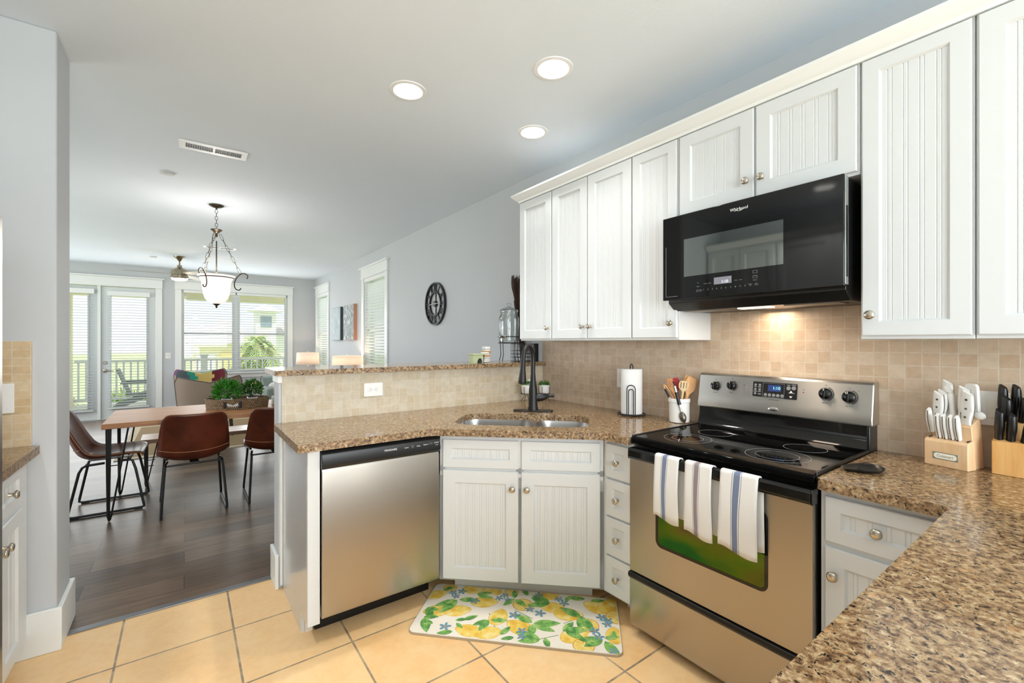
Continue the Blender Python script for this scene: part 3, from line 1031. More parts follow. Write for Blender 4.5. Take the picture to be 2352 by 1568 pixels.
# bar handle spanning the door
hb = MB().prism([(x, RY0 - .004, z) for x, z in ((1.690, .876), (1.655, .876), (1.644, .868), (1.642, .838), (1.650, .828), (1.662, .830), (1.662, .858), (1.690, .858))], (0, RY1 - RY0 - .014, 0))
part('handle', hb, black_gloss, door, bev=.002)
part('handle_cap', MB().box(1.648, 1.690, RY0 - .008, RY0 - .004, .826, .876), black_satin, door, bev=.002)
part('handle_cap', MB().box(1.648, 1.690, RY1 - .018, RY1 - .014, .826, .876), black_satin, door, bev=.002)
dw2 = part('storage_drawer', MB().prism([(1.722, RY0 + .002, .04), (1.690, RY0 + .002, .04), (1.676, RY0 + .002, .06), (1.676, RY0 + .002, .268), (1.722, RY0 + .002, .268)], (0, RY1 - RY0 - .004, 0)), steel, t, bev=.003)
part('drawer_lip', MB().prism([(1.722, RY0, .268), (1.672, RY0, .268), (1.664, RY0, .280), (1.668, RY0, .296), (1.722, RY0, .300)], (0, RY1 - RY0, 0)), black_satin, dw2, bev=.002)
# cooktop
cook_glass = M('cooktop_glass', '#080808', .05, Specular_IOR_Level=.10)
ck = MB().prism([(2.255, RY0, .893), (1.700, RY0, .884), (1.690, RY0, .888), (1.688, RY0, .905), (1.694, RY0, .917), (1.710, RY0, .921), (2.255, RY0, .921)], (0, RY1 - RY0, 0))
ct = part('cooktop', ck, cook_glass, t, bev=.003)
for y in (RY0 - .004, RY1 - .006): part('cooktop_frame', MB().box(1.700, 2.25, y, y + .010, .900, .926), black_satin, ct, bev=.002)
ring_m = M('burner_ring_print', '#9a9aa0', .3)
for x, y, r, r2 in ((1.86, 1.172, .103, .068), (2.075, 1.158, .078, 0), (1.858, .788, .112, .075), (2.075, .772, .078, 0)):
    b = MB().ring((x, y, .9209), (0, 0, 1), r, .0016, .0004)
    if r2: b.ring((x, y, .9209), (0, 0, 1), r2, .0013, .0004)
    part('burner_ring', b, ring_m, ct)
# riser and backguard
part('riser', MB().prism([(2.318, RY0, .90), (2.235, RY0, .921), (2.250, RY0, .940), (2.262, RY0, .975), (2.266, RY0, 1.03), (2.318, RY0, 1.03)], (0, RY1 - RY0, 0)), black_gloss, t, bev=.003)
part('riser_end', MB().box(2.225, 2.318, RY0 - .006, RY0 + .006, .912, 1.022), black_satin, t, bev=.004)
BX0, BX1, BZa, BZb = 2.238, 2.258, 1.018, 1.197
bgY0, bgY1 = .588, 1.352
pr = [(2.318, 0, BZa), (BX0, 0, BZa), (BX0 - .002, 0, BZa + .03), (BX0 + .004, 0, BZa + .055), (BX1, 0, BZb - .012), (BX1 + .012, 0, BZb), (2.318, 0, BZb)]
bgp = part('control_panel', MB().prism([(p[0], bgY0, p[2]) for p in pr], (0, bgY1 - bgY0, 0)), steel_panel, t, bev=.006)
un = V((-1, 0, 0)); n0 = V((BX0 + .004, 0, BZa + .055)); n1 = V((BX1, 0, BZb - .012))
fu = (n1 - n0).normalized(); fr_ = V((0, -1, 0)); fn = fr_.cross(fu)
def onp(y, z, d=0):
    k = (z - n0.z) / (n1.z - n0.z)
    q = n0 + (n1 - n0) * k
    return V((q.x, y, q.z)) + fn * d
def kn(y, z, r):
    k = part('control_knob', MB().lathe([(r, 0), (r * .98, .008), (r * .9, .019), (r * .8, .022), (0, .023)], onp(y, z), fn, 24), black_gloss, bgp, angle=50)
    b = MB().obox(onp(y, z, .022) - fu * r * .92 - fr_ * .004, fr_ * .008, fu * r * 1.84, fn * .006)
    part('grip', b, black_gloss, k, bev=.0015)
    part('pointer', MB().obox(onp(y, z, .0282) + fu * r * .45 - fr_ * .001, fr_ * .002, fu * r * .45, fn * .0006), white_print, k)
    a = MB()
    pts = [onp(y, z, .0008) + (fr_ * math.sin(q) + fu * math.cos(q)) * r * 1.22 for q in [math.radians(20 + 140 * i / 16) for i in range(17)]]
    a.tube(pts, .0013, 4)
    a.ring(onp(y, z), fn, r * 1.12, .0012, .0008)
    part('dial_print', a, dark_print, k)
kn(1.256, 1.132, .021); kn(1.170, 1.140, .021); kn(.757, 1.136, .0245); kn(.671, 1.130, .0245)
# clock module
dm = MB().poly_holes(rrect(-.098, .098, -.036, .036, .005), [], lambda a, c, d: onp(.967, 1.1335, d) + fr_ * a + fu * c, -.001, .002)
dsp = part('clock_display', dm, black_satin, bgp)
D0 = lambda a, c, d=.002: onp(.967, 1.1335, d) + fr_ * a + fu * c
part('screen', MB().obox(D0(-.028, -.006), fr_ * .058, fu * .030, fn * .0006), disp_navy, dsp)
part('screen_digits', MB().text('1:10', .020, D0(.010, .009, .0027), fr_, fu, .0003), disp_teal, dsp)
btn = MB()
for i in range(5): btn.lathe([(.0075, 0), (.007, .002), (0, .0022)], D0(-.038 + i * .0185, -.024), fn, 16)
for a, c in ((-.086, .020), (-.066, .020), (-.086, -.002), (-.066, -.002), (-.086, -.022)): btn.lathe([(.006, 0), (.0055, .0015), (0, .0017)], D0(a, c), fn, 14)
for a, c in ((.062, .014), (.084, .016)): btn.lathe([(.0095, 0), (.009, .002), (0, .0022)], D0(a, c), fn, 16)
part('buttons', btn, grey_print, dsp)
fr2 = MB()
for a0, a1, c0, c1 in ((-.052, .044, .031, .032), (-.052, -.051, -.034, .031), (.043, .044, -.034, .031), (-.052, .044, -.034, -.033)): fr2.obox(D0(a0, c0), fr_ * (a1 - a0), fu * (c1 - c0), fn * .0004)
part('frame_print', fr2, grey_print, dsp)
tx = MB()
for s, a, c in (('BAKE', -.086, .010), ('BROIL', -.066, .010), ('CLEAN', -.086, -.012), ('LIGHT', -.066, -.012), ('START', .062, .028), ('CANCEL', .084, .030), ('TIMER', -.066, -.024), ('TEMP/TIME', .075, -.008)):
    tx.text(s, .0052, D0(a, c), fr_, fu, .0002)
tx.prism([D0(.066, -.006), D0(.080, -.006), D0(.073, .004)], fn * .0004).prism([D0(.066, -.022), D0(.080, -.022), D0(.073, -.031)], fn * .0004)
part('button_print', tx, white_print, dsp)
# oval emblem and indicator lamps
em = part('emblem', MB().lathe([(.0225, 0), (.021, .003), (.012, .0045), (0, .005)], V((BX0 - .002, .967, 1.046)), fn, 28, (1, .40)), chrome, bgp)
part('emblem_swirl', MB().tube([V((BX0 - .0065, .967, 1.046)) + fr_ * a + UP * c for a, c in ((-.012, -.001), (-.006, .002), (0, -.001), (.006, .002), (.012, .001))], .0006, 4), dark_print, em)
for y in (1.108, .844): part('indicator_lamp', MB().lathe([(.0028, 0), (.002, .001), (0, .0012)], onp(y, 1.134), fn, 10), red_print, bgp)
lt = MB()
for s, y, z in (('OFF', 1.256, 1.166), ('LO', 1.225, 1.155), ('OFF', 1.170, 1.174), ('HI', 1.137, 1.160), ('ON', 1.108, 1.146), ('ON', .844, 1.146), ('OFF', .757, 1.172), ('OFF', .671, 1.166), ('HI', .64, 1.158), ('Left Front', 1.256, 1.098), ('Left Rear', 1.170, 1.104), ('Right Rear', .757, 1.097), ('Right Front', .671, 1.092), ('ELECTRIC RANGE', .967, 1.088)):
    lt.text(s, .0055, onp(y, z, .0002), fr_, fu, .0002)
part('panel_print', lt, dark_print, bgp)

# ------------------------------------------------------------------ dish towels over the oven bar
def towel(name, label, y0, y1, zf, zb, sk, smat, sc_, shift=.03):
    """cloth folded over the bar: front drop to zf, back drop to zb"""
    t_ = []
    n = 26
    us = [0]
    # columns: stripe layout across the width
    layout = [(0, 0), (sc_ - .13, 0), (sc_ - .115, 1), (sc_ - .10, 0), (sc_ - .075, 1), (sc_ + .075, 0), (sc_ + .10, 1), (sc_ + .115, 0), (1, 0)]
    cols = []
    cm = []
    for (a, m), (c, _) in zip(layout[:-1], layout[1:]):
        k = max(1, int((c - a) / .08))
        for i in range(k): cols.append(a + (c - a) * i / k); cm.append(m)
    cols.append(1)
    prof = []
    for i in range(13): prof.append((1.6405 - .006 * math.sin(i * .26), zf + (.866 - zf) * i / 12, 0))
    prof += [(1.6405, .874, 0), (1.6475, .8795, .02), (1.660, .8805, .1), (1.6645, .872, .3)]
    for i in range(9): prof.append((1.667, .862 - (.862 - zb) * i / 8, 1))
    rows = []
    for x, z, k in prof:
        row = []
        for u in cols:
            y = y1 + (y0 - y1) * u
            fall = max(0, (.87 - z) / .26)
            yy = y - shift * k + sk * fall * (.5 if k > .5 else 1) + .002 * math.sin(9 * u + 14 * z)
            wob = .0035 * math.sin(u * 7 + z * 9) * fall
            zz = z + (.006 * math.sin(u * 5 + 1) - .01 * u * (1 - k)) * (1 if fall > .95 else 0)
            row.append((x - abs(wob) - (.004 * fall if k < .5 else -.001), yy, zz))
        rows.append(row)
    b = MB().grid(rows, lambda i, j: cm[j])
    o = solo(name, b, [linen, smat], label, 'towel', group='dish towels on the oven handle', angle=60, solid=.0025)
    return o
towel('dish_towel', 'white dish towel with a blue stripe, leftmost and shortest on the oven handle', 1.072, 1.190, .615, .625, .002, stripe_blue, .42)
towel('dish_towel', 'white dish towel with a mauve-grey stripe, middle of the three on the oven handle', .930, 1.046, .598, .615, -.002, stripe_grey, .44)
o = towel('dish_towel', 'white dish towel with a broad blue stripe, rightmost on the oven handle', .757, .898, .592, .61, .004, stripe_blue, .45, .008)

# ------------------------------------------------------------------ microwave
t = thing('microwave_oven', 'black over-the-range microwave under the short wall cabinet', 'microwave', (2.13, .967, 1.52))
MY0, MY1 = .592, 1.352
part('body', MB().prism([(WX - .012, MY0 + .006, 1.518), (2.02, MY0 + .006, 1.518), (1.968, MY0 + .006, 1.555), (1.968, MY0 + .006, 1.974), (WX - .012, MY0 + .006, 1.974)], (0, MY1 - MY0 - .012, 0)), black_satin, t, bev=.002)
dd = part('door', MB().box(1.930, 1.967, MY0, MY1, 1.567, 1.974), black_gloss, t, bev=.0025)
part('window', MB().box(1.9285, 1.930, .795, 1.235, 1.673, 1.852), mw_window, dd)
part('door_edge', MB().box(1.934, 1.966, MY0 - .003, MY0 - .0004, 1.572, 1.970), M('microwave_edge', '#a9adab', .25, .6), dd, bev=.001)
part('pull_recess', MB().box(1.941, 1.956, MY0 - .005, MY0 - .002, 1.60, 1.86), black_gloss, dd, bev=.001)
part('left_trim', MB().box(1.9288, 1.930, 1.333, 1.3345, 1.585, 1.83).box(1.9288, 1.930, 1.27, 1.3345, 1.583, 1.5845), grey_print, dd)
fm = lambda y, z: V((1.9298, y, z))
part('brand_lettering', MB().text('Whirlpool', .0185, fm(.973, 1.937), YN, UP, .0004), white_print, dd)
part('brand_swoosh', MB().tube([fm(.992, 1.929), fm(.985, 1.932), fm(.975, 1.928), fm(.962, 1.929), fm(.952, 1.934)], .0008, 4), white_print, dd)
part('clock_screen', MB().box(1.9286, 1.930, 1.005, 1.085, 1.621, 1.652), disp_grey, dd)
part('clock_digits', MB().text('1:10', .018, V((1.9285, 1.035, 1.630)), YN, UP, .0003), disp_white, dd)
kb = MB()
for i, s in enumerate('1234567890'): kb.text(s, .0095, fm(1.135 - i * .021, 1.602), YN, UP, .0003)
for s, y, z in (('Cook\nPower', 1.165, 1.601), ('Cook\nTime', 1.150, 1.601), ('Defrost', 1.125, 1.630), ('Light', 1.105, 1.630), ('Timer', .985, 1.630), ('Vent', .965, 1.630), ('Cancel\nOff', .925, 1.604), ('Start\n+30 sec', .900, 1.604), ('Reheat', .905, 1.622), ('Melt', .905, 1.640), ('Clock', 1.163, 1.620), ('Fan', 1.163, 1.637)):
    kb.text(s, .0058, fm(y, z), YN, UP, .0003)
for z in (1.624, 1.645): kb.box(1.9292, 1.930, .896, .914, z + .006, z + .0068).box(1.9292, 1.930, .896, .914, z + .0165, z + .0173).box(1.9292, 1.930, .896, .8968, z + .006, z + .017).box(1.9292, 1.930, .9132, .914, z + .006, z + .017)
part('keypad_print', kb, grey_print, dd)
gf = M('grease_filter', '#8b8378', .4, .8)
for y in (.64, 1.10): part('vent_grille', MB().box(2.04, 2.14, y, y + .20, 1.514, 1.519), gf, t)
part('cooktop_lamp', MB().box(2.05, 2.10, .90, 1.04, 1.513, 1.519), mw_lens, t)
l = bpy.data.lights.new('cooktop_lamp_light', 'AREA'); l.shape = 'RECTANGLE'; l.size = .4; l.size_y = .12; l.energy = 1.6; l.color = (1, .80, .62)
lo = bpy.data.objects.new('cooktop_lamp_light', l); lo.location = (2.10, .97, 1.508); COL.objects.link(lo)

# ------------------------------------------------------------------ refrigerator, a sliver at the left edge
t = thing('refrigerator', 'dark stainless refrigerator, a sliver at the left edge of the photo', 'refrigerator', (-.85, 1.5, 0))
part('body', MB().box(LK + .01, -.50, 1.13, 2.045, .02, 1.75), black_satin, t)
part('door', MB().box(-.495, -.452, 1.13, 1.58, .05, 1.745), steel, t, bev=.006)
part('door', MB().box(-.495, -.452, 1.585, 2.045, .05, 1.745), steel, t, bev=.006)
part('handle', MB().cyl((-.41, 1.55, .7), (-.41, 1.55, 1.6), .012).cyl((-.452, 1.55, .75), (-.41, 1.55, .75), .008).cyl((-.452, 1.55, 1.55), (-.41, 1.55, 1.55), .008), steel, t)
part('foot', MB().box(-1.2, -.5, 1.16, 2.02, 0, .03), black_plastic, t)

# ------------------------------------------------------------------ lemon mat
mt = N('mat_surface'); v, _ = mt.coord()
mt.col(mt.mix(mt.noise(v, 6, 3), srgb('#efe6d6'), srgb('#f6efe2'))); mt.set(Roughness=.55)
lem = N('lemon_print'); v, _ = lem.coord(); lem.col(lem.ramp(lem.noise(v, 22, 3), [(.35, srgb('#ecb845')), (.5, srgb('#f5d35e')), (.68, srgb('#f8e6a0'))])); lem.set(Roughness=.55)
lem2 = M('lemon_rind_print', '#e2a63a', .55); lem3 = M('lemon_pulp_print', '#f5dc8e', .55)
lf = N('leaf_print'); v, _ = lf.coord(); lf.col(lf.ramp(lf.noise(v, 30, 3), [(.35, srgb('#4f8c48')), (.52, srgb('#82b95c')), (.68, srgb('#b4d27c'))])); lf.set(Roughness=.55)
lfd = M('leaf_vein_print', '#3f7040', .55); blu = M('blossom_print', '#6d9db4', .55); org = M('stamen_print', '#d9962e', .55)
mat_edge = M('mat_edge', '#b9a88f', .6)
MP = V((.836, 1.968, 0)); mu = V((.699, -.715, 0)); mv = V((.715, .699, 0)); ML, MW_ = .985, .43
b = MB()
f3 = lambda a, c, d: MP + mu * a + mv * c + UP * d
b.mat(1).prism([f3(a, c, 0) for a, c in rrect(0, ML, 0, MW_, .035, 6)], (0, 0, .010))
b.mat(0).prism([f3(a, c, .010) for a, c in rrect(.003, ML - .003, .003, MW_ - .003, .033, 6)], (0, 0, .0015))
ZT = .0115
lay = [0]
def flat(pts, m):
    """one printed shape, clipped to the mat"""
    lay[0] += 1
    z = ZT + .0001 + lay[0] * .000004
    pts = [(min(ML - .006, max(.006, a)), min(MW_ - .006, max(.006, c))) for a, c in pts]
    b.mat(m).add([f3(a, c, z) for a, c in pts], [tuple(range(len(pts)))])
def lemon(a, c, r, ang):
    pts = []
    for i in range(28):
        q = 2 * PI * i / 28
        rr = r * (1 + .24 * max(0, math.cos(q)) ** 8 + .08 * max(0, -math.cos(q)) ** 8)
        x, y = rr * 1.12 * math.cos(q), rr * .88 * math.sin(q)
        pts.append((a + x * math.cos(ang) - y * math.sin(ang), c + x * math.sin(ang) + y * math.cos(ang)))
    flat([(a + (p[0] - a) * 1.035, c + (p[1] - c) * 1.035) for p in pts], 3); flat(pts, 2)
def slice_(a, c, r):
    ci = lambda k: [(a + r * k * math.cos(2 * PI * i / 26), c + r * k * math.sin(2 * PI * i / 26)) for i in range(26)]
    flat(ci(1), 3); flat(ci(.90), 4)
    for i in range(9):
        q0, q1 = 2 * PI * i / 9 + .09, 2 * PI * (i + 1) / 9 - .09
        flat([(a + r * .14 * math.cos((q0 + q1) / 2), c + r * .14 * math.sin((q0 + q1) / 2))] + [(a + r * .80 * math.cos(q0 + (q1 - q0) * k / 4), c + r * .80 * math.sin(q0 + (q1 - q0) * k / 4)) for k in range(5)], 2)
def leaf(a, c, L, ang, w=.42):
    L *= 1.22
    up_, dn_ = [], []
    for i in range(9):
        k = i / 8; L = L * 1.0; h = L * w * .5 * math.sin(PI * k ** .8) ** .9
        up_.append((L * k, h)); dn_.append((L * k, -h))
    tr = lambda p: (a + p[0] * math.cos(ang) - p[1] * math.sin(ang), c + p[0] * math.sin(ang) + p[1] * math.cos(ang))
    flat([tr(p) for p in up_ + dn_[::-1][1:-1]], 5)
    flat([tr(p) for p in ((0, -.0006), (L * .9, 0), (0, .0009))], 6)
    for k in (.3, .5, .7):
        for s in (1, -1): flat([tr(p) for p in ((L * k, 0), (L * (k + .13), s * L * w * .30), (L * (k + .02), 0))], 6)
def flower(a, c, r):
    for i in range(5):
        q = 2 * PI * i / 5 + a * 40
        x, y = a + r * .58 * math.cos(q), c + r * .58 * math.sin(q)
        flat([(x + r * .44 * math.cos(k) * math.cos(q) - r * .22 * math.sin(k) * math.sin(q), y + r * .44 * math.cos(k) * math.sin(q) + r * .22 * math.sin(k) * math.cos(q)) for k in [2 * PI * j / 10 for j in range(10)]], 7)
    flat([(a + r * .16 * math.cos(2 * PI * j / 8), c + r * .16 * math.sin(2 * PI * j / 8)) for j in range(8)], 8)
def stem(a0, c0, a1, c1):
    dx, dy = a1 - a0, c1 - c0; L = math.hypot(dx, dy); nx, ny = -dy / L * .0016, dx / L * .0016
    flat([(a0 + nx, c0 + ny), (a1 + nx, c1 + ny), (a1 - nx, c1 - ny), (a0 - nx, c0 - ny)], 6)
R_ = math.radians
for p in ((.10, .16, .115, .145), (.135, .28, .19, .18), (.35, .20, .40, .10), (.56, .17, .50, .22), (.57, .19, .47, .25), (.80, .24, .72, .18), (.62, .05, .70, .09)): stem(*p)
for p in ((.095, .185, .055, 200), (.185, .195, .050, 20), (.30, .29, .052, 10), (.40, .175, .050, 80), (.375, .055, .050, 200), (.52, .115, .055, 150), (.66, .30, .050, 170), (.735, .255, .055, 0), (.77, .10, .056, 40), (.88, .335, .052, 150), (.94, .36, .055, 60), (.03, .315, .045, 30), (.215, .395, .045, 0), (.33, .40, .04, 160), (.955, .125, .045, 90), (.62, .40, .045, 10), (.285, .055, .048, 170)):
    lemon(p[0], p[1], p[2] * 1.02, R_(p[3]))
for p in ((.505, .30, .048), (.835, .185, .048), (.815, .035, .045), (.975, .27, .05), (.09, .39, .035), (.43, .405, .035)): slice_(p[0], p[1], p[2] * 1.1)
for p in ((.16, .285, .10, 215), (.16, .285, .11, 245), (.17, .29, .085, 10), (.03, .20, .085, -60), (.03, .20, .06, -15), (.20, .12, .05, 20), (.21, .10, .045, -40), (.10, .075, .04, 150), (.36, .145, .07, 215), (.36, .145, .075, 250), (.37, .15, .07, 5), (.455, .35, .065, 100), (.455, .345, .07, 235), (.46, .34, .07, -40), (.57, .16, .09, 150), (.575, .155, .11, 10), (.58, .15, .09, -20), (.575, .15, .08, -90), (.62, .045, .10, 165), (.62, .045, .085, 195), (.64, .06, .06, -70), (.73, .13, .09, 10), (.73, .13, .085, -30), (.72, .12, .075, 60), (.80, .245, .10, 150), (.80, .245, .10, -60), (.805, .25, .085, -95), (.64, .335, .09, 150), (.64, .335, .10, 200), (.72, .36, .05, 70), (.90, .09, .09, 190), (.90, .09, .085, 215), (.91, .08, .10, -60), (.91, .10, .06, 20), (.06, .36, .06, 40), (.25, .35, .07, 20), (.26, .34, .07, -5), (.52, .385, .06, 120), (.54, .37, .09, -20), (.50, .04, .05, 200), (.435, .05, .06, 60), (.955, .16, .05, -100), (.045, .115, .095, -65), (.04, .12, .06, 10), (.24, .13, .06, 35), (.21, .035, .06, 200), (.82, .40, .08, 180), (.85, .39, .06, 10)):
    leaf(p[0], p[1], p[2], R_(p[3]))
for p in ((.165, .065, .026), (.255, .29, .024), (.40, .365, .02), (.375, .335, .02), (.42, .33, .018), (.475, .205, .026), (.60, .24, .026), (.545, .265, .022), (.53, .09, .024), (.535, .05, .02), (.715, .345, .024), (.685, .375, .022), (.90, .255, .024), (.93, .235, .024), (.925, .205, .022), (.865, .145, .024), (.885, .105, .022), (.12, .345, .022), (.165, .365, .024), (.145, .315, .02), (.58, .40, .022), (.945, .02, .02)):
    flower(p[0], p[1], p[2] * 1.15)
solo('kitchen_mat', b, [mt.m, mat_edge, lem.m, lem2, lem3, lf.m, lfd, blu, org], 'cream floor mat printed with lemons and leaves in front of the sink cabinet', 'mat', angle=30)

# ------------------------------------------------------------------ worktop things by the wall
P1 = V((2.215, 1.775, .914))
t = thing('paper_towel_holder', 'black wire paper towel holder left of the utensil crock', 'paper towel holder', P1)
part('base_ring', MB().tube([P1 + V((.082 * math.cos(2 * PI * i / 32), .082 * math.sin(2 * PI * i / 32), .008)) for i in range(32)], .0035, 6, True).tube([P1 + V((.045 * math.cos(2 * PI * i / 24), .045 * math.sin(2 * PI * i / 24), .008)) for i in range(24)], .003, 6, True).cyl(P1 + V((-.082, 0, .008)), P1 + V((.082, 0, .008)), .003).cyl(P1 + V((0, -.082, .008)), P1 + V((0, .082, .008)), .003), black_matte, t)
for a in (0, 90, 180, 270): part('foot', MB().sphere(P1 + V((.084 * math.cos(R_(a)), .084 * math.sin(R_(a)), .006)), .006, 10, 6), black_matte, t)
part('post', MB().tube([P1 + V(p) for p in ((0, -.010, .01), (0, -.010, .295), (0, -.006, .309), (0, 0, .313), (0, .006, .309), (0, .010, .295), (0, .010, .01))], .003, 8), black_matte, t)
dv = V((-.80, -.6, 0)).normalized(); dr_ = V((-dv.y, dv.x, 0)) * -1
arc = lambda r, h: [P1 + dv * .083 + dr_ * -r + UP * .008, P1 + dv * .079 + dr_ * -r + UP * (h - r)] + [P1 + dv * .079 + dr_ * (-r * math.cos(PI * i / 10)) + UP * (h - r + r * math.sin(PI * i / 10)) for i in range(1, 10)] + [P1 + dv * .079 + dr_ * r + UP * (h - r), P1 + dv * .083 + dr_ * r + UP * .008]
part('tension_arm', MB().tube(arc(.024, .19), .0028, 8).tube(arc(.0145, .165), .0028, 8), black_matte, t)
solo('paper_towel_roll', MB().lathe([(.019, 0), (.063, 0), (.064, .003), (.064, .268), (.062, .272), (.019, .272), (.019, 0)], P1 + UP * .012, n=40), paper_white, 'white paper towel roll standing on the black wire holder', 'paper towels', angle=50)

CR = V((2.235, 1.460, .914))
b = MB().lathe([(.046, 0), (.053, .004), (.0545, .02), (.0545, .112), (.0585, .114), (.0585, .132), (.0565, .135), (.0515, .135), (.0505, .112), (.0505, .012), (0, .010)], CR, n=40)
solo('utensil_crock', b, white_ceramic, 'white ceramic utensil crock between the paper towels and the range', 'crock', angle=50)
# view-facing frame at the crock: rt goes right in the photo
rt = V((.55, -.835, 0)); ft = V((-.835, -.55, 0))
def cpt(a, h, d=0): return CR + rt * a + UP * h - ft * d
def paddle(b, p, q, w0, w1, L, th, slots=0, tip=.3, fl=0):
    """flat blade: starts at p heading to q"""
    p, q = V(p), V(q); ax = (q - p).normalized(); sd = ax.cross(ft).normalized(); nn = sd.cross(ax)
    prof = [(0, w0 * .5), (.18, w0 * .62), (.42, w1 * .92), (.62, w1), (.82, w1 * .96), (.94, w1 * .78), (1, w1 * tip)]
    outer = [(c, a * L) for a, c in prof] + [(-c, a * L) for a, c in prof[::-1]]
    holes = []
    for i in range(slots):
        x = (i - (slots - 1) / 2) * w1 * .55
        holes.append(rrect(x - w1 * .09, x + w1 * .09, L * .42, L * .88, w1 * .085, 3))
    b.poly_holes(outer, holes, lambda a, c, d: p + sd * a + ax * c + nn * d, -th / 2, th / 2)
    return b
def utensil(name, label, cat, p0, p1, r, blade=None, mats=spoon_wood, slots=0, tip=.3, mats2=None):
    t = thing(name, label, cat, p0, group='utensils standing in the crock')
    p0, p1 = V(p0), V(p1)
    part('handle', MB().tube([p0, (p0 + p1) / 2, p1], [r * .9, r, r * 1.1], 8), mats, t)
    if blade:
        L, w = blade
        b = MB(); paddle(b, p1 - (p1 - p0).normalized() * .012, p1 + (p1 - p0), r * 2, w, L, .006, slots, tip)
        part('blade', b, mats2 or mats, t, bev=.0015)
    return t
utensil('slotted_spoon', 'pale wooden spoon with cut slots, upright in the middle of the crock', 'spoon', cpt(.0, .014), cpt(.019, .172), .0055, (.072, .026), spoon_wood2, 3, .35)
utensil('wooden_spatula', 'broad wooden spatula leaning right in the crock, nearest the range', 'spatula', cpt(.005, .014, -.01), cpt(.042, .150, .0), .0075, (.115, .030), spoon_wood, 0, .75)
utensil('wooden_turner', 'wooden turner with a slot, behind the broad spatula at the right of the crock', 'turner', cpt(-.01, .014, .02), cpt(.036, .190, .035), .006, (.082, .024), spoon_wood, 1, .8)
utensil('wooden_turner', 'reddish wooden slotted turner leaning left in the crock behind the red spatula', 'turner', cpt(.02, .014, .02), cpt(-.030, .165, .03), .006, (.090, .017), make_wood('red_wood', '#c47f4a', '#dc9c66', (30, 30, 4), .5), 2, .6)
red = M('red_silicone', '#a3131c', .4)
utensil('silicone_spatula', 'wooden-handled spatula with a red silicone head in the crock', 'spatula', cpt(.02, .014, .03), cpt(-.008, .172, .04), .0055, (.085, .019), make_wood('spatula_handle', '#a8714c', '#bd8860', (30, 30, 4), .5), 0, .7, red)
t = thing('whisk', 'copper wire tool with a black grip, leftmost in the crock', 'kitchen tool', cpt(.012, .014, .015), group='utensils standing in the crock')
copper = M('copper_wire', '#c98c5e', .25, 1)
q0, q1 = cpt(.012, .014, .015), cpt(-.082, .205, .03)
part('shaft', MB().tube([q0, q0.lerp(q1, .5), q1 - UP * .012, q1, q1 + rt * .010 - UP * .008, q0.lerp(q1, .62) + rt * .012, q0 + rt * .01], .0032, 8), copper, t)
part('grip', MB().cyl(q0.lerp(q1, .63) - rt * .006, q0.lerp(q1, .86) - rt * .008, .0055), black_plastic, t)
t = thing('serving_spoon', 'steel and black serving spoon hung upside down over the front rim of the crock', 'spoon', cpt(0, 0, -.07), group='utensils standing in the crock')
s0, s1 = cpt(-.028, .218, -.050), cpt(.014, .055, -.0625)
LP = lambda k: s0.lerp(s1, k)
part('hook', MB().tube([LP(.10), LP(.0), LP(-.06) + rt * -.002, LP(-.02) - ft * .012], .0035, 8), black_plastic, t)
part('collar', MB().cyl(LP(.08), LP(.28), .0085, n=16), chrome, t); part('neck', MB().cyl(LP(.70), LP(.92), .0062, .0052, n=16), chrome, t)
part('grip', MB().cyl(LP(.28), LP(.70), .0095, n=16), black_plastic, t)
ax = (s1 - s0).normalized(); sd = ax.cross(ft).normalized()
rows = []
for i in range(9):
    k = i / 8; w = .018 * math.sin(PI * min(1, k * .9 + .08)) ** .7
    c = s1 - ax * .012 + ax * (.062 * k)
    rows.append([c + sd * (w * x) + ft * (.010 * (1 - x * x) * math.sin(PI * k) - .006 + .006) for x in (-1, -.6, -.2, .2, .6, 1)])
part('spoon_bowl', MB().grid(rows), M('spoon_grey', '#6e6a60', .3, .9), t, solid=.0018, sub=1)

# spoon rest
SR = V((1.915, .520, .914))
b = MB(); rows = []
for k, z in ((0, .004), (.55, .004), (.80, .006), (.93, .014), (1.0, .022), (.96, .0235), (.88, .015), (.72, .008), (.4, .007), (.01, .007)):
    row = []
    for i in range(36):
        q = 2 * PI * i / 36
        rr = .048 * k * (1 + .55 * max(0, math.cos(q - 2.3)) ** 6)
        row.append(SR + V((rr * 1.35 * math.cos(q), rr * 1.0 * math.sin(q), (z - .004) * .65)))
    rows.append(row)
b.grid(rows, cu=True); b.add(rows[0], [tuple(range(36))]); b.add(rows[-1], [tuple(range(36))])
b.ring(SR + UP * .0035, (0, 0, 1), .026, .0015, .001, 30)
solo('spoon_rest', b, black_satin, 'black spoon rest on the granite right of the range', 'spoon rest', angle=50)

# ------------------------------------------------------------------ knife blocks (local x = away from the front, y = left seen from the front)
def lbl(x): return x
KB = V((2.188, .367, .914)); KR = math.atan2(-.25, .97)
KM = Matrix.Translation(KB) @ Matrix.Rotation(KR, 4, 'Z')
t = thing('knife_block', 'pale maple knife block with a cream oval maker plate and white-handled knives', 'knife block', KB, KR)
b = MB().prism([(0, -.061, 0), (-.002, -.061, .006), (-.002, -.061, .088), (.004, -.061, .096), (.040, -.061, .104), (.052, -.061, 0)], (0, .122, 0))
part('front_block', b, block_wood, t, .002, True)
b = MB().prism([(.050, -.057, .0), (.030, -.057, .150), (.092, -.057, .186), (.112, -.057, 0)], (0, .114, 0))
part('rear_block', b, block_wood, t, .002, True)
b = MB()
for y in (.052, .026, .008, -.010, -.028, -.054): b.box(.010, .034, y - .0012, y + .0012, .0985, .1035)
part('knife_slots', b, dark_print, t, 0, True)
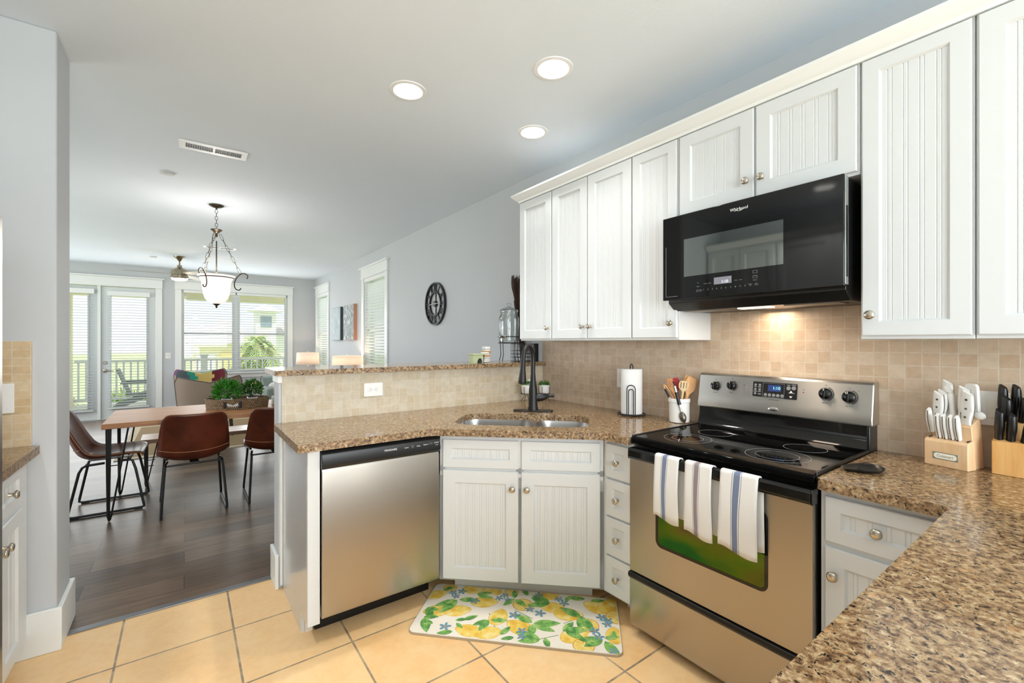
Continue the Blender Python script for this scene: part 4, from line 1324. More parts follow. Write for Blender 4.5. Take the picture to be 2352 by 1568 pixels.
pl_ = part('maker_plate', MB().box(-.0035, -.0018, -.036, .036, .026, .052), M('plate_grey', '#9a9c8c', .35, .4), t, .0008, True)
part('oval_field', MB().poly_holes(rrect(-.032, .032, -.0095, .0095, .0093), [], lambda a, c, d: (d, -a, .039 + c), -.0043, -.0034), M('plate_cream', '#f3efdf', .4), pl_, 0, True)
part('brand_lettering', MB().text('Cuisinart', .0125, (-.0043, 0, .039), (0, -1, 0), (0, 0, 1), .0002), M('plate_letters', '#8d8a78', .5), pl_, 0, True)


def knife_handle(root, L, w, th, curve, mats, rivets=3, white=True):
    """handle built along +z from the block, edge towards -x"""
    rows = []
    for i in range(11):
        k = i / 10
        ww = w * (.80 + .22 * math.sin(PI * k * .9) - (.12 if .1 < k < .35 else 0)) * (1.12 if k < .06 else 1)
        x0 = curve * math.sin(PI * k * .55)
        tt = th * (.85 + .2 * math.sin(PI * k)) * (.75 if k > .96 else 1)
        row = []
        for j in range(12):
            q = 2 * PI * j / 12
            ex = lambda c: math.copysign(abs(c) ** .6, c)
            row.append((x0 - ww * .5 * ex(math.cos(q)), tt * .5 * ex(math.sin(q)), L * k + (.014 * w / .03) * (-math.cos(q)) * k * .5))
        rows.append(row)
    b = MB().grid(rows, cu=True); b.add(rows[0], [tuple(range(12))[::-1]]); b.add(rows[-1], [tuple(range(12))])
    h = part('handle', b, mats, root, 0, True, angle=50)
    bl = MB().box(-w * .42, w * .30, -.0009, .0009, -.055, .004)
    part('blade', bl, chrome, root, 0, True)
    if white:
        tg = MB()
        for q in (-1, 1):
            pass
        tg.grid([[(curve * math.sin(PI * k / 10 * .55) - s * w * .545 * (.80 + .22 * math.sin(PI * k / 10 * .9)), y, L * k / 10) for k in range(11)] for s, y in ((1, -.0011), (1, .0011))])
        tg.grid([[(curve * math.sin(PI * k / 10 * .55) + s * w * .545 * (.80 + .22 * math.sin(PI * k / 10 * .9)), y, L * k / 10) for k in range(11)] for s, y in ((1, -.0011), (1, .0011))])
        part('tang', tg, M('tang_steel', '#77726a', .35, .9), root, 0, True)
        rv = MB()
        for k in ([.25, .52, .80][:rivets]):
            for s in (-1, 1):
                rv.cyl((curve * math.sin(PI * k * .55), s * th * .44, L * k), (curve * math.sin(PI * k * .55), s * (th * .5 + .0012), L * k), w * .10, n=10)
        part('rivet', rv, M('rivet_steel', '#8a7f72', .3, 1), root, 0, True)


def knife(name, label, cat, block, Mx, x, y, z, L, w, th, lean, side, curve, mats, group, twist=0, white=True, rivets=3):
    loc = Mx @ V((x, y, z))
    t = thing(name, label, cat, loc, 0, group)
    t.rotation_euler = (Mx.to_3x3() @ (Matrix.Rotation(-lean, 3, 'Y') @ Matrix.Rotation(side, 3, 'X') @ Matrix.Rotation(twist, 3, 'Z'))).to_euler()
    knife_handle(t, L, w, th, curve, mats, rivets, white)
    return t


white_handle = M('white_knife_handle', '#f1f1ee', .22)
names = ['leftmost', 'second', 'third', 'fourth', 'rightmost']
for i, y in enumerate((.054, .026, .008, -.010, -.028)):
    knife('steak_knife', ['small white steak knife set apart at the left end of the front row', 'small white steak knife, leftmost of the four standing together in front', 'small white steak knife, second from the left of the four together', 'small white steak knife, third from the left of the four together', 'small white steak knife at the right end of the front row'][i], 'knife', t, KM, .022 if i else .03, y, .102 if i else .118, .092, .019, .0165, .30, .10, -.012, white_handle, 'white steak knives in the front of the maple block', rivets=0)
for lab, x, y, z, L, w, tw in (
        ('white riveted knife, nearest of the four at the left of the maple block', .048, .046, .158, .104, .035, 1.3),
        ('white riveted knife, second nearest of the four at the left of the maple block', .060, .040, .165, .104, .033, 1.3),
        ('white riveted knife, third nearest of the four at the left, partly hidden', .072, .028, .172, .108, .033, 1.3),
        ('tallest white riveted knife at the back left of the maple block', .086, .036, .181, .122, .036, 1.3),
        ('big white riveted knife standing in front at the right of the maple block', .046, -.036, .157, .116, .038, 1.3),
        ('big white riveted knife behind the front one at the right of the block', .062, -.020, .166, .120, .037, 1.3)):
    knife('kitchen_knife', lab, 'knife', t, KM, x, y, z, L, w, .017, .18, .05, -.010, white_handle, 'large white knives in the maple block', tw)
sl = thing('honing_steel', 'slim white honing steel in the middle of the maple block', 'honing steel', KM @ V((.062, .006, .168)), KR)
sl.rotation_euler = (0, -.2, KR)
part('handle', MB().lathe([(.006, 0), (.0085, .02), (.008, .05), (.010, .085), (.009, .097), (0, .10)], n=16), white_handle, sl, 0, True)
part('rod', MB().cyl((0, 0, -.08), (0, 0, 0), .004), chrome, sl, 0, True)
sl = thing('kitchen_shears', 'white broad-handled shears at the back right of the maple block', 'shears', KM @ V((.088, -.036, .182)), KR)
sl.rotation_euler = (0, -.12, KR)
part('handle', MB().prism([(q[0] * .3, q[0], q[1]) for q in rrect(-.021, .021, 0, .118, .014)], (.016, 0, 0)), white_handle, sl, .004, True)
part('finger_guard', MB().sphere((-.01, -.024, .008), (.008, .016, .014)), white_handle, sl, 0, True)
part('blades', MB().box(-.002, .002, -.01, .01, -.08, 0), chrome, sl, 0, True)

BB = V((2.212, .203, .914)); BR = math.atan2(-.05, 1)
BM = Matrix.Translation(BB) @ Matrix.Rotation(BR, 4, 'Z')
t = thing('knife_block', 'pine knife block full of black-handled knives at the right edge of the photo', 'knife block', BB, BR)
b = MB().prism([(0, -.07, 0), (0, -.07, .112), (.030, -.07, .120), (.042, -.07, .175), (.098, -.07, .205), (.098, -.07, 0)], (0, .125, 0))
part('block', b, block_wood2, t, .002, True)
for lab, x, y, z, L, w, sd in (
        ('curved black knife at the left front of the pine block', .022, .042, .116, .100, .026, .0),
        ('straight black knife in the middle front of the pine block', .018, .014, .114, .094, .026, 0),
        ('curved black knife right of middle in the front of the pine block', .016, -.018, .113, .098, .027, .12),
        ('black knife in the second row of the pine block, left', .050, .030, .178, .080, .026, 0),
        ('black knife in the second row of the pine block, right of centre', .050, -.008, .178, .078, .026, .04),
        ('tall black knife at the back left of the pine block', .076, .043, .190, .105, .027, 0),
        ('tall black knife in the back row of the pine block, middle', .076, .012, .190, .108, .026, 0),
        ('tall black knife in the back row of the pine block, right', .074, -.026, .190, .100, .029, .06)):
    knife('kitchen_knife', lab, 'knife', t, BM, x, y, z, L, w, .020, .10, sd, -.008, black_satin, 'black knives in the pine block', .75, False)

# ------------------------------------------------------------------ wall plates
def plate(label, c, u, n, w, h, kind):
    c, u, n = V(c), V(u), V(n)
    t = thing('outlet_plate' if kind == 'outlet' else 'switch_plate', label, 'wall outlet' if kind == 'outlet' else 'light switch', c)
    part('cover', MB().prism([c + u * a + UP * b_ for a, b_ in rrect(-w / 2, w / 2, -h / 2, h / 2, .004, 3)], n * .0065), white_plastic, t, bev=.0015)
    if kind == 'outlet':
        for s in (-1, 1):
            q = c + (u if w > h else UP) * s * .0195 + n * .0065
            b = MB().lathe([(.0155, 0), (.015, .0015), (0, .0016)], q, n, 20)
            o = part('socket', b, white_plastic, t)
            a1, a2 = (UP, u) if w > h else (u, UP)
            sb = MB()
            for k in (-1, 1): sb.obox(q + a1 * k * .0055 - a2 * .004 - a1 * .0009 + n * .0015, a1 * .0018, a2 * .008, n * .0004)
            sb.lathe([(.0024, 0), (0, .0005)], q + a2 * -.009 * s + n * .0015, n, 8)
            part('slots', sb, dark_print, o)
    else:
        part('rocker', MB().obox(c - u * .016 - UP * .033 + n * .0065, u * .032, UP * .066, n * .003), M('rocker', '#e9e6da', .35), t, bev=.001)
    return t
plate('white double outlet mounted sideways on the tiled half wall left of the sink', (.945, 2.742, 1.068), XP, YN, .118, .082, 'outlet')
plate('white outlet plate on the half wall behind the faucet', (2.205, 2.742, 1.012), XP, YN, .075, .118, 'outlet')
plate('white switch plate half hidden behind the paper towel roll', (WX - .011, 1.935, 1.125), YN, XN, .075, .122, 'switch')
plate('white outlet plate half hidden behind the black knives', (WX - .011, .265, 1.125), YN, XN, .075, .122, 'switch')
plate('white light switch on the tiles at the left edge of the photo', (-.640, 2.78, 1.123), XP, YN, .118, .125, 'switch')
plate('small white switch on the far wall between glass door and window', (-.245, FY, 1.11), XP, YN, .078, .11, 'switch')

# ------------------------------------------------------------------ plants
def leaves(b, c, r, n, ln, wd, mats, up=.3, seed=1, dome=1):
    rg = random.Random(seed); c = V(c)
    for i in range(n):
        d = V((rg.gauss(0, 1), rg.gauss(0, 1), rg.gauss(0, 1)))
        d.normalize()
        if d.z < -.65: d.z = -d.z * .5
        q = rg.uniform(.45, 1) ** .6
        p = c + V((d.x * r[0], d.y * r[1], d.z * r[2])) * q
        ax = (d + V((rg.uniform(-.7, .7), rg.uniform(-.7, .7), rg.uniform(-.3, .9) + up))).normalized()
        sd = ax.cross(V((rg.gauss(0, 1), rg.gauss(0, 1), rg.gauss(0, 1)))).normalized()
        nn = sd.cross(ax)
        L = ln * rg.uniform(.7, 1.25); w = wd * rg.uniform(.8, 1.2)
        b.mat(rg.choices(range(len(mats)), [4, 2, 1][:len(mats)])[0])
        b.add([p, p + ax * L * .45 + sd * w * .5, p + ax * L - nn * L * .12, p + ax * L * .45 - sd * w * .5, p + ax * L * .5 + nn * w * .15], [(0, 1, 4), (1, 2, 4), (2, 3, 4), (3, 0, 4)])
    return b


def planter(label, p, seed):
    p = V(p)
    t = thing('potted_succulent', label, 'potted plant', p, group='small planters on black wire stands')
    pot = part('pot', MB().lathe([(.034, 0), (.038, .004), (.041, .060), (.0415, .063), (.038, .063), (.036, .052), (0, .052)], p + UP * .064, n=28), white_ceramic, t, angle=50)
    part('soil', MB().lathe([(.0365, 0), (0, .004)], p + UP * .114, n=20), soil, pot)
    part('foliage', leaves(MB(), p + UP * .128, (.038, .038, .022), 240, .014, .008, [leaf_mid, leaf_dark, leaf_pale], .5, seed), [leaf_mid, leaf_dark, leaf_pale], t)
    st = MB()
    st.tube([p + V((.044 * math.cos(2 * PI * i / 24), .044 * math.sin(2 * PI * i / 24), .062)) for i in range(24)], .002, 6, True)
    for k in range(4):
        q = k * PI / 2 + .5; d = V((math.cos(q), math.sin(q), 0))
        st.tube([p + d * .044 + UP * .115, p + d * .044 + UP * .062, p + d * .010 + UP * .052, p + d * .046 + UP * .003], .002, 6)
    part('wire_stand', st, black_matte, t)
planter('small succulent in a white pot on a wire stand, right of the faucet', (2.185, 2.565, .914), 3)
planter('small succulent in a white pot on a wire stand, half hidden behind the faucet', (2.075, 2.640, .914), 4)

# ------------------------------------------------------------------ things on the raised bar
BZ = 1.206
DJ = V((2.125, 2.935, BZ))
t = thing('dispenser_stand', 'black wire stand under the glass drink dispenser', 'stand', DJ)
st = MB()
for z, r in ((.152, .085), (.200, .088)): st.tube([DJ + V((r * math.cos(2 * PI * i / 32), r * math.sin(2 * PI * i / 32), z)) for i in range(32)], .0032, 6, True)
part('rings', st, black_matte, t)
for k in range(4):
    q = k * PI / 2 + .35; d = V((math.cos(q), math.sin(q), 0))
    part('leg', MB().tube([DJ + d * .088 + UP * .200, DJ + d * .086 + UP * .152, DJ + d * .080 + UP * .055, DJ + d * .094 + UP * .004], .0035, 6), black_matte, t)
part('tray', MB().lathe([(.084, 0), (.086, .002), (.086, .008), (.080, .008), (0, .006)], DJ + UP * .145, n=32), black_matte, t)
t = thing('drink_dispenser', 'clear glass drink dispenser with a lid and a silver tap on the bar', 'drink dispenser', DJ + UP * .1555)
Q = DJ + UP * .1555
part('jar', MB().shell([(.0, .002), (.075, .002), (.081, .010), (.082, .195), (.078, .212), (.070, .222), (.070, .240), (.073, .243), (.073, .249), (.067, .249), (.066, .222), (.075, .205), (.078, .19), (.077, .014), (.0, .010)], Q, n=40), jar_glass, t, angle=50)
part('lid', MB().lathe([(.074, .249), (.076, .254), (.072, .262), (.040, .278), (.014, .286), (.010, .290), (.012, .294), (.019, .302), (.019, .311), (.012, .317), (0, .318)], Q, n=36), jar_glass, t, angle=50)
sd_ = V((-.85, -.45, 0)).normalized()
tp = part('tap', MB().lathe([(.014, 0), (.014, .006), (.007, .009), (.007, .045), (.010, .047), (.010, .058), (.008, .060)], Q + sd_ * .081 + UP * .045, sd_, 16), chrome, t)
part('tap_lever', MB().lathe([(.006, 0), (.0155, .004), (.0155, .012), (.0, .014)], Q + sd_ * .136 + UP * .045, sd_, 16).cyl(Q + sd_ * .132 + UP * .04, Q + sd_ * .132 + UP * .005, .004), chrome, tp)

twig = M('dark_twig', '#4a3730', .8)
TW = V((2.288, 2.962, BZ))
t = thing('twig_bundle', 'tall dark bundle of twisted twigs behind the drink dispenser', 'decoration', TW)
rg = random.Random(11); b = MB()
for i in range(46):
    a = rg.uniform(0, 2 * PI); w0 = rg.uniform(-2.5, 2.5); r0 = rg.uniform(.35, 1); pts = []
    for k in range(15):
        z = .71 * k / 14
        rad = r0 * (.016 + .018 * min(1, z / .25) + .004 * math.sin(z * 20) + (.022 * math.exp(-((z - .62) / .09) ** 2)))
        pts.append(TW + V((rad * math.cos(a + w0 * z * 2) - .11 * max(0, z - .12), rad * math.sin(a + w0 * z * 2), z * (.92 + .08 * r0))))
    b.tube(pts, rg.uniform(.002, .004), 5)
part('twigs', b, twig, t)
b = MB()
for i in range(24):
    a = rg.uniform(0, 2 * PI); p = TW + V((-.004 + .010 * math.cos(a), .010 * math.sin(a), 0))
    b.tube([p, p + V((-.008, 0, .15)), p + V((-.050 + .004 * math.cos(a), 0, .34)), p + V((-.074 + rg.uniform(-.006, .006), 0, .50))], .0025, 5)
part('short_twigs', b, twig, t)

# wire basket with the wording
K = V((2.20, 2.83, BZ))
t = thing('word_basket', 'black wire basket lettered TAKE VACATIONS on the bar under the wall cabinet', 'basket', K)
b = MB(); X0, X1, Y0, Y1 = 2.105, 2.300, 2.790, 2.880
for z in (.004, .036, .062, .088, .142):
    b.tube([(X0, Y0, BZ + z), (X1, Y0, BZ + z), (X1, Y1, BZ + z), (X0, Y1, BZ + z)], .0022, 5, True)
for i in range(9):
    x = X0 + (X1 - X0) * i / 8
    b.cyl((x, Y0, BZ + .004), (x, Y0, BZ + (.142 if i in (0, 8) else .088)), .0016, n=5).cyl((x, Y1, BZ + .004), (x, Y1, BZ + .142), .0016, n=5)
for i in range(1, 4):
    y = Y0 + (Y1 - Y0) * i / 4
    b.cyl((X0, y, BZ + .004), (X0, y, BZ + .142), .0016, n=5)
part('wire_frame', b, black_matte, t)
part('lettering', MB().text('TAKE VACATIONS', .060, ((X0 + X1) / 2, Y0, BZ + .115), (1, 0, 0), (0, 0, 1), .001, sx=.345), black_matte, t)
part('end_panel', MB().box(2.262, 2.305, 2.775, 2.790, BZ + .001, BZ + .145), black_satin, t, bev=.003)

# pale green wooden cart and two tied bundles
t = thing('toy_cart', 'pale green wooden toy cart with a wheel arch at the left of the bar ornaments', 'ornament', (1.80, 2.90, BZ))
gr = M('pale_green_wood', '#b9c39a', .6)
b = MB().poly_holes([(1.745, BZ), (1.745, BZ + .060), (1.752, BZ + .066), (1.835, BZ + .066), (1.835, BZ), (1.828, BZ)] + [(1.806 + .022 * math.cos(PI * i / 10), BZ + .002 + .028 * math.sin(PI * i / 10)) for i in range(11)] + [(1.784, BZ)], [], lambda a, c, d: (a, d, c), 2.87, 2.93)
part('body', b, gr, t)
part('wheel', MB().cyl((1.806, 2.868, BZ + .017), (1.806, 2.932, BZ + .017), .0165, n=20), dark_print, t)
part('rail', MB().box(1.741, 1.850, 2.866, 2.934, BZ + .058, BZ + .068), gr, t, bev=.002)
band = M('tan_band', '#b98c5c', .7)
for lab, x, z0, h in (('white cloth bundle with a tan band, the lower front one beside the green cart', 1.868, 0, .080), ('taller white cloth bundle with a tan band behind the lower one', 1.905, 0, .122)):
    t = thing('cloth_bundle', lab, 'cloth bundle', (x, 2.915, BZ), group='white bundles on the bar')
    bb = MB()
    n = 5
    for i in range(n):
        z = BZ + h * i / n
        bb.box(x - .022 + .002 * (i % 2), x + .022 - .002 * (i % 3), 2.885 + .002 * (i % 2) + (.02 if h > .1 else -.02), 2.945 + (.02 if h > .1 else -.02), z + .001, z + h / n - .001)
    part('cloth', bb, cloth_white, t, bev=.005)
    yy = .02 if h > .1 else -.02
    part('band', MB().box(x - .0235, x + .0235, 2.883 + yy, 2.947 + yy, BZ + h * .55, BZ + h * .72), band, t)

# ------------------------------------------------------------------ wall clock with roman numerals
CC = V((WX, 4.635, 1.80))
t = thing('wall_clock', 'round open-frame black wall clock with roman numerals on the long wall', 'clock', CC)
cx_ = XN
part('outer_ring', MB().ring(CC + V((-.002, 0, 0)), XN, .245, .016, .028, 64), black_matte, t)
part('inner_ring', MB().ring(CC + V((-.004, 0, 0)), XN, .140, .010, .022, 48), black_matte, t)
b = MB()
num = ['XII', 'I', 'II', 'III', 'IIII', 'V', 'VI', 'VII', 'VIII', 'IX', 'X', 'XI']
for h, s in enumerate(num):
    q = 2 * PI * h / 12
    rd = YN * math.sin(q) + UP * math.cos(q); tg = YN * math.cos(q) - UP * math.sin(q)
    wd = {'I': .016, 'V': .030, 'X': .032}
    tot = sum(wd[c] for c in s); a = -tot / 2
    def bar(t0, t1, w=.0035):
        p = CC + rd * .136 + tg * t0; q_ = CC + rd * .234 + tg * t1
        b.obox(p - tg * w + XN * .010, q_ - p, tg * 2 * w, XN * .012)
    for c in s:
        m = a + wd[c] / 2
        if c == 'I': bar(m, m * 1.25)
        elif c == 'V': bar(m, m - .011); bar(m, m + .011)
        else: bar(m - .010, m + .012); bar(m + .010, m - .012)
        a += wd[c]
part('numerals', b, black_matte, t)
part('hub', MB().cyl(CC, CC + XN * .03, .035, n=24).cyl(CC, CC + XN * .012, .004).box(WX - .012, WX - .002, 4.631, 4.639, 1.80 - .135, 1.80 + .135), black_matte, t)
hnd = M('clock_hand', '#c8c4ba', .4)
part('hand', MB().obox(CC + XN * .031 - UP * .004 + YP * .05, YN * .21, UP * .007, XN * .002), hnd, t)
part('hand', MB().obox(CC + XN * .034 - UP * .012 - YN * .12, YN * .12 + UP * .012, UP * .007, XN * .002), hnd, t)

# ------------------------------------------------------------------ canvases
def art_mat(name, a, b_, s, st):
    x = N(name); v, _ = x.coord((1, 1, .45))
    x.col(x.ramp(x.noise(v, s, 6, .75, 1.2), st)); x.set(Roughness=.6)
    return x.m
art1 = art_mat('pale_canvas', 0, 0, 9, [(.3, srgb('#8d9aa3')), (.5, srgb('#b9c3c9')), (.7, srgb('#cfd6da'))])
art2 = art_mat('grey_canvas', 0, 0, 14, [(.3, srgb('#6c777b')), (.52, srgb('#8f999b')), (.60, srgb('#f2f4f4')), (.75, srgb('#9aa4a6'))])
copper_edge = M('canvas_edge_copper', '#c08a6c', .5); dark_edge = M('canvas_edge_slate', '#3f4a50', .5)
for lab, y0, y1, m, e in (('pale grey abstract canvas, the farther of the pair on the long wall', 8.34, 8.96, art1, dark_edge), ('silver-grey abstract canvas with a copper edge, nearer the clock', 7.55, 8.15, art2, copper_edge)):
    t = thing('wall_canvas', lab, 'painting', (WX, (y0 + y1) / 2, 1.40), group='canvases on the long wall')
    part('stretcher', MB().box(WX - .055, WX, y0, y1, 1.40, 2.005), e, t)
    part('painted_face', MB().box(WX - .0575, WX - .0552, y0 + .004, y1 - .004, 1.404, 2.001), m, t)

# ------------------------------------------------------------------ ceiling fixtures
can_lab = ['recessed ceiling light left of the other two', 'recessed ceiling light nearest the camera', 'recessed ceiling light nearest the wall cabinets', 'recessed ceiling light over the left worktop', 'added recessed fill light just behind the camera', 'added recessed fill light in the back left corner behind the camera']
for (x, y), lb, pw in zip(CANS, can_lab, (42, 38, 17, 62, 38, 38)):
    t = thing('recessed_light', lb, 'ceiling light', (x, y, CZ), group='recessed ceiling lights')
    part('trim_ring', MB().shell([(.100, 0), (.098, -.004), (.079, -.006), (.074, .0), (.074, .004)], (x, y, CZ - .0005), n=36), can_baffle, t)
    part('baffle', MB().shell([(.0755, -.003), (.070, .02), (.050, .070), (.050, .085)], (x, y, CZ), n=36), can_baffle, t)
    part('lens', MB().lathe([(.051, 0), (.051, .004), (0, .004)], (x, y, CZ + .072), n=28), can_lens, t)
    l = bpy.data.lights.new('downlight', 'SPOT'); l.spot_size = math.radians(120); l.spot_blend = .9; l.shadow_soft_size = .05; l.energy = pw; l.color = (1, .975, .94)
    lo = bpy.data.objects.new('downlight', l); lo.location = (x, y, CZ + .064); COL.objects.link(lo)

detector_grey = M('detector_grey', '#c6c8c6', .5)
def vent(label, x0, x1, y0, y1):
    t = thing('ceiling_vent', label, 'air vent', ((x0 + x1) / 2, (y0 + y1) / 2, CZ), group='ceiling air vents')
    z = CZ
    part('frame', MB().poly_holes(rect(x0, x1, y0, y1), [rect(x0 + .038, (x0 + x1) / 2 - .006, y0 + .034, y1 - .034), rect((x0 + x1) / 2 + .006, x1 - .034, y0 + .034, y1 - .034)], lambda a, c, d: (a, c, d), z - .007, z - .001), can_baffle, t, bev=.002)
    part('duct', MB().box(x0 + .03, x1 - .03, y0 + .03, y1 - .03, z - .0012, z - .0002), dark_print, t)
    b = MB(); n = 24
    for i in range(n):
        x = x0 + .05 + (x1 - x0 - .10) * i / (n - 1)
        if abs(x - (x0 + x1) / 2) < .010: continue
        b.obox((x - .0018, y0 + .033, z - .0065), (.0022, 0, .004), (0, y1 - y0 - .066, 0), (.0012, 0, .0005))
    part('louvres', b, can_baffle, t)
vent('white ceiling vent with slots near the smoke detector, in front of the pendant', -.03, .375, 3.765, 3.925)
vent('small dark-slotted ceiling vent farther back behind the pendant chains', .22, .62, 7.68, 7.84)
for lab, x, y in (('white round smoke detector on the ceiling by the vent', -.11, 4.58), ('white round disc on the far ceiling beside the fan', -.40, 9.2)):
    solo('smoke_detector', MB().lathe([(.050, 0), (.050, -.006), (.046, -.012), (.03, -.015), (0, -.015)], (x, y, CZ), n=32), detector_grey, lab, 'smoke detector', 'ceiling discs')

# pendant
PX, PY = .262, 5.385
t = thing('pendant_light', 'bronze pendant light with a frosted glass bowl on chains over the dining table', 'pendant light', (PX, PY, 1.70))
O = V((PX, PY, 0))
part('canopy', MB().lathe([(.066, 0), (.064, -.008), (.040, -.022), (.010, -.028), (.006, -.045), (0, -.046)], O + UP * CZ, n=32), bronze, t)
def chain(b, p, q, n, w=.011, r=.0022):
    p, q = V(p), V(q); ax = (q - p); L = ax.length / n; ax.normalize(); u, w_, _ = basis(ax)
    for i in range(n):
        c = p + ax * L * (i + .5); s = u if i % 2 else w_
        hl = L * .58
        pts = [c + ax * (hl - w) + (s * math.cos(a) + ax * math.sin(a)) * w for a in [PI * k / 6 for k in range(7)]] + [c - ax * (hl - w) + (-s * math.cos(a) - ax * math.sin(a)) * w for a in [PI * k / 6 for k in range(7)]]
        b.tube(pts, r, 5, True)
    return b
part('top_chain', chain(MB(), O + UP * (CZ - .045), O + UP * 2.49, 6), bronze, t)
part('hub', MB().lathe([(.050, .0), (.052, -.006), (.030, -.022), (.022, -.034), (.008, -.04), (.012, -.05), (.008, -.075), (0, -.08)], O + UP * 2.495, n=28), bronze, t)
for k, a in enumerate((R_(236), R_(356), R_(116))):
    d = V((math.cos(a), math.sin(a), 0))
    part('chain', chain(MB(), O + d * .03 + UP * 2.45, O + d * .205 + UP * 2.072, 7, .010, .002), bronze, t)
    sc = bez([O + d * q + UP * z for q, z in ((.262, 2.018), (.272, 2.045), (.250, 2.070), (.212, 2.066), (.178, 2.030), (.158, 1.985), (.153, 1.940), (.168, 1.905), (.196, 1.898), (.212, 1.918))], 6)
    part('scroll_arm', MB().tube(sc, .0052, 8), bronze, t)
part('centre_rod', MB().cyl(O + UP * 2.38, O + UP * 1.75, .006), bronze, t)
part('ring', MB().tube([O + V((.1505 * math.cos(2 * PI * i / 48), .1505 * math.sin(2 * PI * i / 48), 2.01)) for i in range(48)], .0048, 8, True), bronze, t)
part('glass_bowl', MB().shell([(.164, 2.032), (.150, 2.012), (.134, 1.985), (.124, 1.95), (.119, 1.90), (.113, 1.85), (.098, 1.80), (.068, 1.762), (.025, 1.745), (.005, 1.744)], O, n=48), bowl_glass, t, angle=60)
part('finial', MB().lathe([(.034, 1.752), (.030, 1.742), (.012, 1.730), (.006, 1.722), (.010, 1.716), (.007, 1.708), (0, 1.703)][::-1], O, n=20), bronze, t)
l = bpy.data.lights.new('pendant_bulb', 'POINT'); l.energy = 9; l.color = (1, .96, .92); l.shadow_soft_size = .07
lo = bpy.data.objects.new('pendant_bulb', l); lo.location = (PX, PY, 2.08); COL.objects.link(lo)

# ceiling fan
FX_, FYY = -.06, 8.95
t = thing('ceiling_fan', 'brushed nickel ceiling fan with flat blades and a lit lamp, beyond the pendant', 'ceiling fan', (FX_, FYY, 2.36))
O = V((FX_, FYY, 0))
part('canopy', MB().lathe([(.078, CZ), (.076, CZ - .01), (.050, CZ - .04), (.022, CZ - .075), (.014, CZ - .08)], O, n=28), pewter, t)
part('downrod', MB().cyl(O + UP * (CZ - .075), O + UP * 2.58, .011), pewter, t)
part('motor', MB().lathe([(.03, 2.60), (.034, 2.58), (.034, 2.565), (.07, 2.545), (.112, 2.52), (.118, 2.505), (.118, 2.445), (.110, 2.44), (.110, 2.432), (.118, 2.428), (.118, 2.395), (.108, 2.385)], O, n=36), pewter, t)
part('lamp_lens', MB().lathe([(.108, 2.386), (.100, 2.366), (.06, 2.352), (0, 2.348)], O, n=32), fan_lens, t)
for k in range(3):
    a = R_(183 + 120 * k); d = V((math.cos(a), math.sin(a), 0)); s = V((-d.y, d.x, 0))
    z = 2.452
    b = MB().prism([O + d * .10 - s * .035 + UP * (z + .006), O + d * .30 - s * .062 + UP * (z + .012), O + d * .66 - s * .066 + UP * (z + .012), O + d * .69 - s * .045 + UP * (z + .008), O + d * .69 + s * .045 + UP * (z - .008), O + d * .66 + s * .066 + UP * (z - .012), O + d * .30 + s * .062 + UP * (z - .012), O + d * .10 + s * .035 + UP * (z - .006)], (0, 0, .007))
    part('blade', b, blade_mat, t)
l = bpy.data.lights.new('fan_bulb', 'POINT'); l.energy = 7; l.color = (1, .82, .62); l.shadow_soft_size = .09
lo = bpy.data.objects.new('fan_bulb', l); lo.location = (FX_, FYY, 2.30); COL.objects.link(lo)

# ------------------------------------------------------------------ dining table, bench, chairs
TX0, TX1, TY0, TY1 = -.497, 1.50, 4.47, 5.33
def hairpin(b, c, z1, sx, sy, sp=.075, r=.0058, brace=None):
    """three-rod hairpin leg: foot at c, opening at the top towards (sx, sy)"""
    c = V(c)
    for d in (V((sx * sp * 1.9, 0, 0)), V((0, sy * sp * 1.9, 0))):
        top1 = c + UP * z1 + V((sx * .0, sy * .0, 0)) - d * .12
        top2 = c + UP * z1 + d
        b.tube([top1, c + UP * .035 - d * .06, c + UP * .010 + d * .0, c + UP * .006 + d * .03, c + UP * .010 + d * .06, c + UP * .035 + d * .12, top2], r, 8)
    if brace: b.cyl(c + UP * brace + V((sx * .0, 0, 0)), c + UP * brace + V((sx * sp * 1.3, 0, 0)), .004, n=6).cyl(c + UP * brace, c + UP * brace + V((0, sy * sp * 1.3, 0)), .004, n=6)
    b.box(c.x - .02 if sx > 0 else c.x - .16, c.x + .16 if sx > 0 else c.x + .02, c.y - .02 if sy > 0 else c.y - .16, c.y + .16 if sy > 0 else c.y + .02, z1 - .003, z1)
    return b
t = thing('dining_table', 'honey wood dining table on black hairpin legs', 'table', ((TX0 + TX1) / 2, (TY0 + TY1) / 2, 0))
part('tabletop', MB().box(TX0, TX1, TY0, TY1, .710, .750), table_wood, t, bev=.004)
for x, sx in ((TX0 + .035, 1), (TX1 - .035, -1)):
    for y, sy in ((TY0 + .075, 1), (TY1 - .055, -1)):
        part('leg', hairpin(MB(), (x, y, 0), .710, sx, sy, .06, .0062, .42), black_matte, t)
t = thing('dining_bench', 'brown wooden bench on black hairpin legs behind the dining table', 'bench', (.55, 5.53, 0))
part('seat', MB().box(-.33, 1.40, 5.36, 5.70, .415, .452), bench_wood, t, bev=.004)
for x, sx in ((-.29, 1), (1.36, -1)):
    for y, sy in ((5.40, 1), (5.66, -1)):
        part('leg', hairpin(MB(), (x, y, 0), .415, sx, sy, .045, .005, .20), black_matte, t)


